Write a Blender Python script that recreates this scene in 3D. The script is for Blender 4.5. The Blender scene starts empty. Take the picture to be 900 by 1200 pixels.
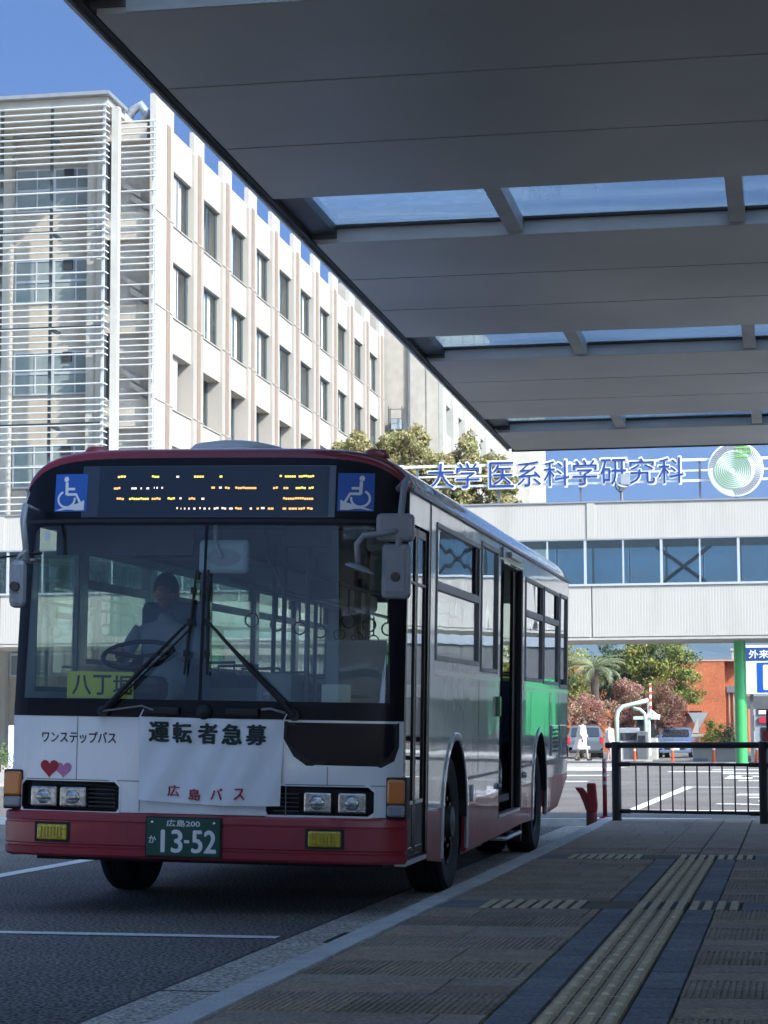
import bpy, bmesh, math, random
from math import sin, cos, pi, radians, sqrt, atan2
from mathutils import Vector, Matrix
from mathutils.geometry import tessellate_polygon

random.seed(11)
S = bpy.context.scene
COL = S.collection

# ------------------------------------------------------------------ camera
cam_d = bpy.data.cameras.new('camera')
cam_d.sensor_fit = 'VERTICAL'
cam_d.sensor_height = 36.0
cam_d.lens = 77.0
cam_d.clip_start = 0.1
cam_d.clip_end = 9000
cam = bpy.data.objects.new('camera', cam_d)
COL.objects.link(cam)
PSI, TH, RHO = radians(10.364), radians(5.869), -0.004
fwd = Vector((-sin(PSI) * cos(TH), cos(PSI) * cos(TH), sin(TH)))
rgt = Vector((cos(PSI), sin(PSI), 0))
upv = rgt.cross(fwd)
r2 = rgt * cos(RHO) + upv * sin(RHO)
u2 = -rgt * sin(RHO) + upv * cos(RHO)
cm = Matrix((r2, u2, -fwd)).transposed().to_4x4()
cm.translation = Vector((0, 0, 1.08))
cam.matrix_world = cm
S.camera = cam

# ------------------------------------------------------------------ light
SUN_AZ = radians(122)      # clockwise from +Y
SUN_EL = radians(38)
W = bpy.data.worlds.new('World')
S.world = W
W.use_nodes = True
wn = W.node_tree
bg = wn.nodes['Background']
sky = wn.nodes.new('ShaderNodeTexSky')
sky.sky_type = 'NISHITA'
sky.sun_disc = False
sky.sun_elevation = SUN_EL
sky.sun_rotation = SUN_AZ
sky.altitude = 0
sky.air_density = 0.27
sky.dust_density = 6.5
sky.ozone_density = 6.0
tint = wn.nodes.new('ShaderNodeMix'); tint.data_type = 'RGBA'; tint.blend_type = 'MULTIPLY'; tint.inputs[0].default_value = 1.0
tint.inputs[7].default_value = (0.60, 0.83, 1.0, 1)
wn.links.new(sky.outputs[0], tint.inputs[6]); wn.links.new(tint.outputs[2], bg.inputs[0])
bg.inputs[1].default_value = 0.112
sd = bpy.data.lights.new('sun', 'SUN')
sd.energy = 2.0
sd.angle = radians(0.53)
sd.color = (1.0, 0.92, 0.80)
sun = bpy.data.objects.new('sun', sd)
COL.objects.link(sun)
to_sun = Vector((sin(SUN_AZ) * cos(SUN_EL), cos(SUN_AZ) * cos(SUN_EL), sin(SUN_EL)))
sun.rotation_euler = to_sun.to_track_quat('Z', 'Y').to_euler()
sun.location = (40, -20, 60)
S.view_settings.view_transform = 'Standard'
S.view_settings.look = 'None'
S.view_settings.exposure = 1.85
S.view_settings.gamma = 1.0
S.view_settings.use_curve_mapping = False
S.render.engine = 'CYCLES'
S.cycles.max_bounces = 8
S.cycles.transparent_max_bounces = 16
S.cycles.use_denoising = True

# ------------------------------------------------------------------ materials
MATS = {}
def mat(name, col, rough=0.6, metal=0.0, coat=0.0, var=0.0, vscale=1.0, stretch=(1, 1, 1), bump=0.0,
        bscale=40.0, emit=0.0, col2=None, spec=0.5, transl=0.0, detail=4.0, ramp=(0.35, 0.65), fine=0.0, bdist=0.004):
    """principled material; var / col2 mix in a second colour through noise (dirt, grain, wear)"""
    if name in MATS: return MATS[name]
    m = bpy.data.materials.new(name); m.use_nodes = True
    t = m.node_tree; n = t.nodes; L = t.links
    b = n['Principled BSDF']
    b.inputs['Base Color'].default_value = (*col, 1)
    b.inputs['Roughness'].default_value = rough
    b.inputs['Metallic'].default_value = metal
    b.inputs['Coat Weight'].default_value = coat
    b.inputs['Coat Roughness'].default_value = 0.04
    b.inputs['Specular IOR Level'].default_value = spec
    geo = n.new('ShaderNodeNewGeometry')
    mp = n.new('ShaderNodeMapping'); mp.inputs['Scale'].default_value = stretch
    L.new(geo.outputs['Position'], mp.inputs['Vector'])
    last = None
    if var > 0 or col2 is not None:
        if col2 is None: col2 = tuple(c * (1 - var) for c in col)
        nz = n.new('ShaderNodeTexNoise'); nz.inputs['Scale'].default_value = vscale
        nz.inputs['Detail'].default_value = detail; nz.inputs['Roughness'].default_value = 0.62
        L.new(mp.outputs[0], nz.inputs['Vector'])
        r = n.new('ShaderNodeMapRange'); r.inputs['From Min'].default_value = ramp[0]; r.inputs['From Max'].default_value = ramp[1]
        L.new(nz.outputs['Fac'], r.inputs['Value'])
        mx = n.new('ShaderNodeMix'); mx.data_type = 'RGBA'
        mx.inputs[6].default_value = (*col, 1); mx.inputs[7].default_value = (*col2, 1)
        L.new(r.outputs[0], mx.inputs[0])
        last = mx.outputs[2]
        if fine > 0:
            n2 = n.new('ShaderNodeTexNoise'); n2.inputs['Scale'].default_value = bscale; n2.inputs['Detail'].default_value = 2
            L.new(geo.outputs['Position'], n2.inputs['Vector'])
            hs = n.new('ShaderNodeHueSaturation')
            mr = n.new('ShaderNodeMapRange'); mr.inputs['To Min'].default_value = 1 - fine; mr.inputs['To Max'].default_value = 1 + fine
            mr.inputs['From Min'].default_value = 0.36; mr.inputs['From Max'].default_value = 0.64; mr.clamp = False
            L.new(n2.outputs['Fac'], mr.inputs['Value']); L.new(mr.outputs[0], hs.inputs['Value'])
            L.new(last, hs.inputs['Color']); last = hs.outputs[0]
        L.new(last, b.inputs['Base Color'])
        rr = n.new('ShaderNodeMapRange'); rr.inputs['To Min'].default_value = max(0.02, rough - 0.06); rr.inputs['To Max'].default_value = min(1, rough + 0.1)
        L.new(nz.outputs['Fac'], rr.inputs['Value']); L.new(rr.outputs[0], b.inputs['Roughness'])
    if bump > 0:
        nb = n.new('ShaderNodeTexNoise'); nb.inputs['Scale'].default_value = bscale; nb.inputs['Detail'].default_value = 3
        L.new(geo.outputs['Position'], nb.inputs['Vector'])
        bp = n.new('ShaderNodeBump'); bp.inputs['Strength'].default_value = bump; bp.inputs['Distance'].default_value = bdist
        L.new(nb.outputs['Fac'], bp.inputs['Height']); L.new(bp.outputs[0], b.inputs['Normal'])
    if emit > 0:
        b.inputs['Emission Color'].default_value = (*col, 1); b.inputs['Emission Strength'].default_value = emit
    if transl > 0:
        tr = n.new('ShaderNodeBsdfTranslucent'); ms = n.new('ShaderNodeMixShader'); ms.inputs[0].default_value = transl
        if last is not None: L.new(last, tr.inputs['Color'])
        else: tr.inputs['Color'].default_value = (*col, 1)
        out = n['Material Output']
        L.new(b.outputs[0], ms.inputs[1]); L.new(tr.outputs[0], ms.inputs[2]); L.new(ms.outputs[0], out.inputs[0])
    MATS[name] = m
    return m

def glass(name, tint=(0.8, 0.9, 0.88), ior=1.5, rough=0.0, mul=1.0, wob=0.0, dust=0.0):
    """thin sheet: tinted see-through plus mirror reflection by Fresnel"""
    if name in MATS: return MATS[name]
    m = bpy.data.materials.new(name); m.use_nodes = True
    t = m.node_tree; n = t.nodes; L = t.links
    n.remove(n['Principled BSDF'])
    tr = n.new('ShaderNodeBsdfTransparent'); tr.inputs[0].default_value = (*tint, 1)
    gl = n.new('ShaderNodeBsdfGlossy'); gl.inputs['Roughness'].default_value = rough
    gl.inputs['Color'].default_value = (0.95, 0.97, 1, 1)
    lw = n.new('ShaderNodeFresnel')
    gb = n.new('ShaderNodeNewGeometry'); mi = n.new('ShaderNodeMath'); mi.operation = 'MULTIPLY_ADD'
    mi.inputs[1].default_value = 1 / ior - ior; mi.inputs[2].default_value = ior
    L.new(gb.outputs['Backfacing'], mi.inputs[0]); L.new(mi.outputs[0], lw.inputs['IOR'])
    mm = n.new('ShaderNodeMath'); mm.operation = 'MULTIPLY'; mm.inputs[1].default_value = mul; mm.use_clamp = True
    L.new(lw.outputs[0], mm.inputs[0])
    ms = n.new('ShaderNodeMixShader')
    L.new(mm.outputs[0], ms.inputs[0]); L.new(tr.outputs[0], ms.inputs[1]); L.new(gl.outputs[0], ms.inputs[2])
    if wob > 0:
        geo = n.new('ShaderNodeNewGeometry')
        nb = n.new('ShaderNodeTexNoise'); nb.inputs['Scale'].default_value = 1.3; nb.inputs['Detail'].default_value = 1
        L.new(geo.outputs['Position'], nb.inputs['Vector'])
        bp = n.new('ShaderNodeBump'); bp.inputs['Strength'].default_value = wob; bp.inputs['Distance'].default_value = 0.02
        L.new(nb.outputs['Fac'], bp.inputs['Height']); L.new(bp.outputs[0], gl.inputs['Normal'])
    res = ms
    if dust > 0:
        tl_ = n.new('ShaderNodeBsdfTranslucent'); tl_.inputs[0].default_value = (.8, .8, .78, 1)
        gp_ = n.new('ShaderNodeNewGeometry'); mp_ = n.new('ShaderNodeMapping'); mp_.inputs['Scale'].default_value = (.5, 2.2, 1); mp_.inputs['Rotation'].default_value = (0, 0, .5)
        nz_ = n.new('ShaderNodeTexNoise'); nz_.inputs['Scale'].default_value = 1.2; nz_.inputs['Detail'].default_value = 6
        L.new(gp_.outputs['Position'], mp_.inputs[0]); L.new(mp_.outputs[0], nz_.inputs['Vector'])
        mr_ = n.new('ShaderNodeMapRange'); mr_.inputs['From Min'].default_value = .35; mr_.inputs['From Max'].default_value = .75; mr_.inputs['To Min'].default_value = dust * .3; mr_.inputs['To Max'].default_value = dust * 2
        L.new(nz_.outputs['Fac'], mr_.inputs['Value'])
        m2_ = n.new('ShaderNodeMixShader'); L.new(mr_.outputs[0], m2_.inputs[0]); L.new(ms.outputs[0], m2_.inputs[1]); L.new(tl_.outputs[0], m2_.inputs[2]); res = m2_
    L.new(res.outputs[0], n['Material Output'].inputs[0])
    MATS[name] = m
    return m

def coat_wobble(m, strength=0.15, scale=1.2):
    """slow undulation of sheet-metal panels, only in the clear coat"""
    n = m.node_tree.nodes; L = m.node_tree.links; b = n['Principled BSDF']
    geo = n.new('ShaderNodeNewGeometry')
    nb = n.new('ShaderNodeTexNoise'); nb.inputs['Scale'].default_value = scale; nb.inputs['Detail'].default_value = 1.5
    L.new(geo.outputs['Position'], nb.inputs['Vector'])
    bp = n.new('ShaderNodeBump'); bp.inputs['Strength'].default_value = strength; bp.inputs['Distance'].default_value = 0.03
    L.new(nb.outputs['Fac'], bp.inputs['Height']); L.new(bp.outputs[0], b.inputs['Coat Normal']); L.new(bp.outputs[0], b.inputs['Normal'])

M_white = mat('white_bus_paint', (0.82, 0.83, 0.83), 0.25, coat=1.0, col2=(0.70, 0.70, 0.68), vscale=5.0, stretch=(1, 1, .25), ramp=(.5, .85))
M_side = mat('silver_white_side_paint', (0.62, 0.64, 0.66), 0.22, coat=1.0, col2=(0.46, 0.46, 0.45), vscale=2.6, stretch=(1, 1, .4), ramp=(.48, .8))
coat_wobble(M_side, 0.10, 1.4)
M_red = mat('red_bus_paint', (0.33, 0.015, 0.028), 0.32, coat=0.7, col2=(0.27, 0.02, 0.03), vscale=2.0)
M_redside = mat('red_skirt_paint', (0.34, 0.014, 0.03), 0.35, coat=0.35, spec=0.3, col2=(0.24, 0.02, 0.032), vscale=2.0)
coat_wobble(M_redside, 0.15, 2.0)
M_maroon = mat('maroon_roof_paint', (0.22, 0.012, 0.022), 0.3, coat=0.6)
M_black = mat('black_gloss_mask', (0.006, 0.007, 0.010), 0.25, spec=0.2)
M_blackm = mat('black_rubber', (0.014, 0.014, 0.015), 0.6, bump=0.1, bscale=60)
M_dark = mat('dark_interior_plastic', (0.035, 0.036, 0.04), 0.55, var=0.2, vscale=4)
M_tyre = mat('tyre_rubber', (0.016, 0.016, 0.016), 0.8, var=0.3, vscale=9, bump=0.2)
M_rim = mat('steel_rim', (0.09, 0.085, 0.085), 0.5, metal=0.5, var=0.3, vscale=12)
M_chrome = mat('chrome', (0.75, 0.76, 0.78), 0.12, metal=1.0)
M_alu = mat('grey_window_frame', (0.22, 0.23, 0.24), 0.38, metal=0.5, var=0.15, vscale=6)
M_greym = mat('grey_mirror_shell', (0.30, 0.31, 0.33), 0.45, coat=0.3, var=0.1, vscale=8)
M_roof = mat('grey_bus_roof', (0.50, 0.52, 0.54), 0.25, coat=0.9, var=0.15, vscale=3)
M_amber = mat('amber_lens', (0.62, 0.16, 0.01), 0.2, coat=0.8)
M_yellow = mat('yellow_fog_lens', (0.62, 0.48, 0.02), 0.2, coat=0.8, col2=(0.4, 0.28, 0.01), vscale=60)
M_lens = mat('clear_lamp_reflector', (0.55, 0.57, 0.58), 0.15, metal=0.8, coat=1.0, col2=(0.25, 0.26, 0.27), vscale=45)
M_plate = mat('green_number_plate', (0.01, 0.075, 0.045), 0.4)
M_ink = mat('white_print', (0.78, 0.79, 0.78), 0.5)
M_inkb = mat('black_print', (0.015, 0.018, 0.02), 0.5)
M_inkg = mat('dark_green_print', (0.008, 0.028, 0.022), 0.6)
M_inkr = mat('red_print', (0.42, 0.02, 0.03), 0.5)
M_pink = mat('pink_print', (0.62, 0.20, 0.38), 0.4)
M_cardy = mat('yellow_card', (0.52, 0.50, 0.06), 0.6)
M_blues = mat('blue_sign_face', (0.012, 0.10, 0.42), 0.35, coat=0.4)
M_cloth = mat('white_banner_cloth', (0.86, 0.87, 0.88), 0.85, var=0.04, vscale=3)
M_led = mat('led_panel', (0.014, 0.026, 0.045), 0.16)
M_ledo = mat('led_amber', (1.0, 0.42, 0.12), 0.5, emit=.55)
M_ledy = mat('led_yellow', (0.95, 0.72, 0.12), 0.5, emit=.5)
M_ledw = mat('led_white', (1.0, 0.80, 0.66), 0.5, emit=.4)
M_wind = glass('windscreen_glass', (0.80, 0.90, 0.88), 1.52, mul=1.15)
M_sgl = glass('side_window_glass', (0.80, 0.86, 0.82), 1.6, mul=1.5, wob=0.06)
M_bgl = glass('building_glass', (0.74, 0.84, 0.86), 1.5, mul=1.3, dust=.10)
M_cgl = glass('canopy_glass', (0.80, 0.88, 0.90), 1.35, dust=.22)
M_seat = mat('blue_seat_fabric', (0.10, 0.13, 0.22), 0.9)
M_intw = mat('interior_panel', (0.32, 0.34, 0.34), 0.6)
M_skin = mat('skin', (0.28, 0.16, 0.11), 0.55)
M_hair = mat('dark_hair', (0.012, 0.01, 0.009), 0.6)
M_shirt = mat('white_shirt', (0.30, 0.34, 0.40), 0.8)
M_coat = mat('white_coat', (0.78, 0.80, 0.85), 0.8, var=0.06, vscale=6)
M_khaki = mat('khaki_cloth', (0.42, 0.36, 0.28), 0.85)

M_asph = mat('asphalt', (0.185, 0.168, 0.150), 0.85, col2=(0.125, 0.115, 0.104), vscale=0.45, bump=0.9, bscale=48, fine=1.0, bdist=0.01)
M_asph.node_tree.nodes['Principled BSDF'].inputs['Specular IOR Level'].default_value = 0.3
M_line = mat('road_paint', (0.80, 0.79, 0.77), 0.7, col2=(0.62, 0.61, 0.59), vscale=14, fine=0.1, ramp=(0.5, 0.72))
M_conc = mat('gutter_concrete', (0.52, 0.46, 0.385), 0.9, col2=(0.42, 0.37, 0.31), vscale=2.5, bump=0.6, bscale=60, fine=0.6)
M_kerb = mat('pale_kerb_stone', (0.66, 0.64, 0.60), 0.75, col2=(0.54, 0.52, 0.49), vscale=5, bump=0.3, bscale=90, fine=0.12)
M_farp = mat('far_pavement', (0.36, 0.32, 0.27), 0.9, col2=(0.31, 0.28, 0.24), vscale=0.6, fine=0.1)
TILE = [mat('brown_tile', (0.43, 0.31, 0.205), 0.8, col2=(0.35, 0.255, 0.175), vscale=5, bump=0.4, bscale=70, fine=0.3),
        mat('grey_tile', (0.40, 0.315, 0.235), 0.8, col2=(0.32, 0.255, 0.19), vscale=5, bump=0.4, bscale=70, fine=0.3),
        mat('dark_tile', (0.31, 0.23, 0.155), 0.8, col2=(0.25, 0.19, 0.13), vscale=5, bump=0.4, bscale=70, fine=0.3),
        mat('mauve_tile', (0.37, 0.27, 0.205), 0.8, col2=(0.30, 0.22, 0.17), vscale=5, bump=0.4, bscale=70, fine=0.3)]
M_tblue = [mat('blue_tile_a', (0.20, 0.205, 0.215), 0.75, col2=(0.165, 0.17, 0.18), vscale=7, bump=0.4, bscale=70, fine=0.3),
           mat('blue_tile_b', (0.235, 0.24, 0.25), 0.75, col2=(0.19, 0.195, 0.205), vscale=7, bump=0.4, bscale=70, fine=0.3),
           mat('blue_tile_c', (0.17, 0.178, 0.19), 0.75, col2=(0.145, 0.15, 0.162), vscale=7, bump=0.4, bscale=70, fine=0.3)]
M_tact = mat('tactile_tile', (0.54, 0.41, 0.235), 0.8, col2=(0.44, 0.34, 0.195), vscale=6, bump=0.3, bscale=120, fine=0.15)
M_bar = mat('tactile_bar', (0.72, 0.58, 0.37), 0.75, col2=(0.56, 0.45, 0.29), vscale=8)
M_joint = mat('joint_mortar', (0.075, 0.07, 0.065), 0.95)

M_soff = mat('grey_soffit_metal', (0.335, 0.335, 0.33), 0.34, metal=0.25, var=0.10, vscale=0.5)
M_steel = mat('dark_canopy_steel', (0.075, 0.078, 0.082), 0.45, metal=0.3, var=0.15, vscale=2)
M_trim = mat('aluminium_trim', (0.55, 0.56, 0.58), 0.35, metal=0.7)
M_lip = mat('grey_lip_metal', (0.34, 0.34, 0.34), 0.4, metal=0.4, var=0.12, vscale=3)
M_facade = mat('white_facade', (0.42, 0.385, 0.335), 0.85, col2=(0.33, 0.30, 0.25), vscale=1.3, stretch=(1, 1, 0.14), ramp=(.5, .8), fine=0.03, bscale=3)
M_pil = mat('cream_pilaster', (0.375, 0.325, 0.265), 0.85, col2=(0.325, 0.285, 0.235), vscale=0.7, stretch=(1, 1, 0.25))
M_brown = mat('brown_tile_stripe', (0.27, 0.19, 0.135), 0.8, var=0.15, vscale=3)
M_beige = mat('beige_concrete', (0.42, 0.375, 0.305), 0.9, col2=(0.35, 0.31, 0.25), vscale=0.35, stretch=(1, 1, 0.4), fine=0.05, bscale=2)
M_tow = mat('pale_tower_wall', (0.44, 0.415, 0.36), 0.9, col2=(0.37, 0.35, 0.30), vscale=0.4, stretch=(1, 1, 0.3), fine=0.05, bscale=2)
M_louv = mat('aluminium_louvre', (0.68, 0.68, 0.65), 0.45, metal=0.25)
M_post = mat('dark_steel_post', (0.07, 0.09, 0.09), 0.5, metal=0.3)
M_bridge = mat('ribbed_white_cladding', (0.42, 0.39, 0.34), 0.7, col2=(0.34, 0.315, 0.27), vscale=0.8, stretch=(1, 1, 0.12), ramp=(0.5, 0.8))
M_bridgeu = mat('bridge_underside', (0.40, 0.39, 0.36), 0.8, var=0.1, vscale=1)
M_wframe = mat('pale_window_frame', (0.50, 0.52, 0.54), 0.45, metal=0.3)
M_refl = mat('white_blind', (0.85, 0.84, 0.80), 0.8)  # stands for the bright reflections in the wing windows
M_room = mat('room_dark', (0.06, 0.065, 0.07), 0.8)
M_green = mat('green_pole_paint', (0.06, 0.38, 0.11), 0.35, coat=0.5, var=0.08, vscale=3)
M_letter = mat('blue_sign_letter', (0.018, 0.045, 0.19), 0.35, coat=0.3)
M_wsteel = mat('white_painted_steel', (0.78, 0.79, 0.80), 0.45)
M_embg = mat('emblem_green', (0.20, 0.36, 0.13), 0.5)
M_brick = mat('orange_brick_wall', (0.42, 0.12, 0.045), 0.9, col2=(0.35, 0.095, 0.035), vscale=1.2, fine=0.12, bscale=6)
M_mount = mat('forested_mountain', (0.045, 0.075, 0.08), 0.95, col2=(0.14, 0.16, 0.15), vscale=0.02, detail=6, ramp=(0.45, 0.75))
M_bark = mat('bark', (0.10, 0.075, 0.055), 0.9, var=0.3, vscale=8)
M_leafa = mat('autumn_leaf', (0.36, 0.35, 0.14), 0.7, col2=(0.36, 0.28, 0.13), vscale=0.7, transl=0.35)
M_leafg = mat('yellow_green_leaf', (0.10, 0.15, 0.035), 0.7, col2=(0.38, 0.36, 0.08), vscale=0.6, transl=0.3)
M_leafr = mat('red_brown_leaf', (0.40, 0.17, 0.14), 0.7, col2=(0.42, 0.29, 0.18), vscale=0.9, transl=0.3)
M_leafd = mat('dark_green_leaf', (0.035, 0.065, 0.028), 0.7, col2=(0.07, 0.11, 0.04), vscale=1.5, transl=0.2)
M_leafh = mat('bright_hedge_leaf', (0.10, 0.16, 0.03), 0.7, col2=(0.16, 0.22, 0.05), vscale=1.5, transl=0.3)
M_palm = mat('palm_frond', (0.20, 0.25, 0.12), 0.6, col2=(0.30, 0.31, 0.17), vscale=1.5, transl=0.2)
M_fence = mat('bronze_fence_metal', (0.042, 0.038, 0.032), 0.38, metal=0.4, var=0.15, vscale=6)
M_redp = mat('red_post_rubber', (0.26, 0.012, 0.012), 0.45, col2=(0.19, 0.01, 0.01), vscale=9)
M_orange = mat('orange_post', (0.75, 0.12, 0.03), 0.5)
M_grey = mat('grey_equipment_box', (0.30, 0.32, 0.34), 0.5, var=0.1, vscale=3)
M_shut = mat('grey_ribbed_shutter', (0.26, 0.26, 0.25), 0.6)
M_carw = mat('silver_car_paint', (0.16, 0.175, 0.19), 0.25, metal=0.5, coat=1.0)
M_carb = mat('blue_silver_car_paint', (0.22, 0.28, 0.42), 0.25, metal=0.5, coat=1.0)
M_carg = mat('car_glass_dark', (0.02, 0.025, 0.03), 0.08, coat=1.0)
M_tail = mat('red_tail_lens', (0.6, 0.02, 0.02), 0.25, coat=0.6)
M_pgreen = mat('pale_green_steel', (0.50, 0.62, 0.52), 0.5)
M_sgreen = mat('green_sheeting', (0.02, 0.42, 0.12), 0.5)
M_hosp = mat('hospital_wall', (0.74, 0.72, 0.68), 0.85, var=0.08, vscale=0.5)

# ------------------------------------------------------------------ mesh helpers
class MB:
    def __init__(s): s.v = []; s.f = []; s.m = []; s.cur = 0
    def add(s, vs, fs):
        b = len(s.v); s.v += [tuple(v) for v in vs]
        s.f += [tuple(i + b for i in f) for f in fs]; s.m += [s.cur] * len(fs)
    def box(s, x0, x1, y0, y1, z0, z1):
        s.add([(x0, y0, z0), (x1, y0, z0), (x1, y1, z0), (x0, y1, z0), (x0, y0, z1), (x1, y0, z1), (x1, y1, z1), (x0, y1, z1)],
              [(3, 2, 1, 0), (4, 5, 6, 7), (0, 1, 5, 4), (1, 2, 6, 5), (2, 3, 7, 6), (3, 0, 4, 7)])
    def tbox(s, x0, x1, y0, y1, z0, z1, t):       # box with its top drawn in by t
        s.add([(x0, y0, z0), (x1, y0, z0), (x1, y1, z0), (x0, y1, z0), (x0 + t, y0 + t, z1), (x1 - t, y0 + t, z1), (x1 - t, y1 - t, z1), (x0 + t, y1 - t, z1)],
              [(3, 2, 1, 0), (4, 5, 6, 7), (0, 1, 5, 4), (1, 2, 6, 5), (2, 3, 7, 6), (3, 0, 4, 7)])
    def tube(s, pts, r, n=8, caps=True):
        pts = [Vector(p) for p in pts]; k = len(pts)
        rs = r if isinstance(r, (list, tuple)) else [r] * k
        vs = []; fs = []; ref = None
        for i, p in enumerate(pts):
            a = pts[max(i - 1, 0)]; b = pts[min(i + 1, k - 1)]
            t = (b - a).normalized()
            if ref is None:
                ref = Vector((0, 0, 1)) if abs(t.z) < 0.9 else Vector((1, 0, 0))
            ref = (ref - t * ref.dot(t)).normalized(); q = t.cross(ref)
            for j in range(n):
                an = 2 * pi * j / n
                vs.append(p + (ref * cos(an) + q * sin(an)) * rs[i])
        for i in range(k - 1):
            for j in range(n):
                fs.append((i * n + j, i * n + (j + 1) % n, (i + 1) * n + (j + 1) % n, (i + 1) * n + j))
        if caps:
            fs.append(tuple(range(n - 1, -1, -1))); fs.append(tuple((k - 1) * n + j for j in range(n)))
        s.add(vs, fs)
    def lathe(s, prof, c, axis='z', n=24):      # prof: (radius, height)
        vs = []; fs = []
        for r, h in prof:
            for j in range(n):
                a = 2 * pi * j / n
                if axis == 'z': vs.append((c[0] + r * cos(a), c[1] + r * sin(a), c[2] + h))
                elif axis == 'x': vs.append((c[0] + h, c[1] + r * cos(a), c[2] + r * sin(a)))
                else: vs.append((c[0] + r * cos(a), c[1] + h, c[2] + r * sin(a)))
        for i in range(len(prof) - 1):
            for j in range(n):
                fs.append((i * n + j, i * n + (j + 1) % n, (i + 1) * n + (j + 1) % n, (i + 1) * n + j))
        if prof[0][0] > 1e-4: fs.append(tuple(range(n)))
        if prof[-1][0] > 1e-4: fs.append(tuple((len(prof) - 1) * n + j for j in range(n)))
        s.add(vs, fs)
    def grid(s, fn, nu, nv):
        vs = [fn(i / nu, j / nv) for j in range(nv + 1) for i in range(nu + 1)]
        fs = [(j * (nu + 1) + i, j * (nu + 1) + i + 1, (j + 1) * (nu + 1) + i + 1, (j + 1) * (nu + 1) + i) for j in range(nv) for i in range(nu)]
        s.add(vs, fs)
    def poly(s, outer, holes, fn, depth=None):
        """flat 2-D polygon with holes through fn(a,b,d); depth gives it thickness with walls"""
        loops = [outer] + list(holes)
        tri = tessellate_polygon([[Vector((a, b, 0)) for a, b in l] for l in loops])
        flat = [p for l in loops for p in l]; n = len(flat)
        vs = [fn(a, b, 0) for a, b in flat]; fs = [tuple(t) for t in tri]
        if depth:
            vs += [fn(a, b, depth) for a, b in flat]
            fs += [tuple(i + n for i in reversed(t)) for t in tri]
            k = 0
            for l in loops:
                m = len(l)
                for i in range(m):
                    fs.append((k + i, k + (i + 1) % m, n + k + (i + 1) % m, n + k + i))
                k += m
        s.add(vs, fs)
    def build(s, name, m, parent=None, smooth=False, bevel=0.0, loc=None, mats=None):
        me = bpy.data.meshes.new(name); me.from_pydata(s.v, [], s.f)
        for x in (mats or [m]): me.materials.append(x)
        if mats: me.polygons.foreach_set('material_index', s.m)
        bm = bmesh.new(); bm.from_mesh(me); bmesh.ops.recalc_face_normals(bm, faces=bm.faces); bm.to_mesh(me); bm.free()
        if smooth: me.shade_smooth()
        me.update()
        return link(name, me, parent, loc, bevel, smooth)

KIDS = {}
def link(name, me, parent=None, loc=None, bevel=0.0, smooth=False):
    o = bpy.data.objects.new(name, me); COL.objects.link(o)
    if parent is not None: o.parent = parent; KIDS.setdefault(parent.name, []).append(o)
    if loc is not None: o.location = loc
    if bevel:
        b = o.modifiers.new('bevel', 'BEVEL'); b.width = bevel; b.segments = 2; b.limit_method = 'ANGLE'; b.angle_limit = radians(40)
    return o

def tag(o, label, cat, group=None):
    o['label'] = label; o['category'] = cat
    if group: o['group'] = group
    return o
def thing(name, label, cat, loc=(0, 0, 0), rz=0.0, group=None):
    o = bpy.data.objects.new(name, None); COL.objects.link(o)
    o.location = loc; o.rotation_euler = (0, 0, rz); o.empty_display_size = 0.2
    return tag(o, label, cat, group)
def struct(o, kind='structure'):
    o['kind'] = kind; return o
def box_obj(name, m, parent, b, bevel=0.0):
    q = MB(); q.box(*b); return q.build(name, m, parent, bevel=bevel)
def copy_tree(o, parent=None):
    c = o.copy(); COL.objects.link(c); c.parent = parent
    if parent is not None: KIDS.setdefault(parent.name, []).append(c)
    for ch in list(KIDS.get(o.name, [])): copy_tree(ch, c)
    return c
def again(o, parent, loc):
    c = o.copy(); COL.objects.link(c); c.parent = parent; c.location = loc
    KIDS.setdefault(parent.name, []).append(c); return c
def round_shade(o, ang=35):
    me = o.data
    me.shade_smooth()
    try: me.set_sharp_from_angle(angle=radians(ang))
    except Exception: pass
    return o

TXT = {}
def text_tris(body, bold=0.0, res=3):
    key = (body, bold, res)
    if key in TXT: return TXT[key]
    c = bpy.data.curves.new('t', 'FONT'); c.body = body; c.offset = bold; c.resolution_u = res
    o = bpy.data.objects.new('t', c); COL.objects.link(o)
    dg = bpy.context.evaluated_depsgraph_get(); dg.update()
    me = bpy.data.meshes.new_from_object(o.evaluated_get(dg))
    vs = [(v.co.x, v.co.y) for v in me.vertices]; fs = [tuple(p.vertices) for p in me.polygons]
    bpy.data.objects.remove(o); bpy.data.curves.remove(c); bpy.data.meshes.remove(me)
    xs = [v[0] for v in vs]; ys = [v[1] for v in vs]
    x0, x1, y0, y1 = min(xs), max(xs), min(ys), max(ys)
    vs = [((x - x0) / (x1 - x0), (y - y0) / (y1 - y0)) for x, y in vs]
    TXT[key] = (vs, fs); return TXT[key]
def split_tris(vs, fs, mx):
    vs = list(vs); out = []; st = [tuple(f[:1] + f[i:i + 2]) for f in fs for i in range(1, len(f) - 1)]
    while st:
        t = st.pop(); best = 0; k = 0
        for i in range(3):
            a, b = vs[t[i]], vs[t[(i + 1) % 3]]; d = (a[0] - b[0]) ** 2 + (a[1] - b[1]) ** 2
            if d > best: best = d; k = i
        if best <= mx * mx: out.append(t); continue
        a, b, c = t[k], t[(k + 1) % 3], t[(k + 2) % 3]; m = len(vs)
        vs.append(((vs[a][0] + vs[b][0]) / 2, (vs[a][1] + vs[b][1]) / 2)); st += [(a, m, c), (m, b, c)]
    return vs, out
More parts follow.
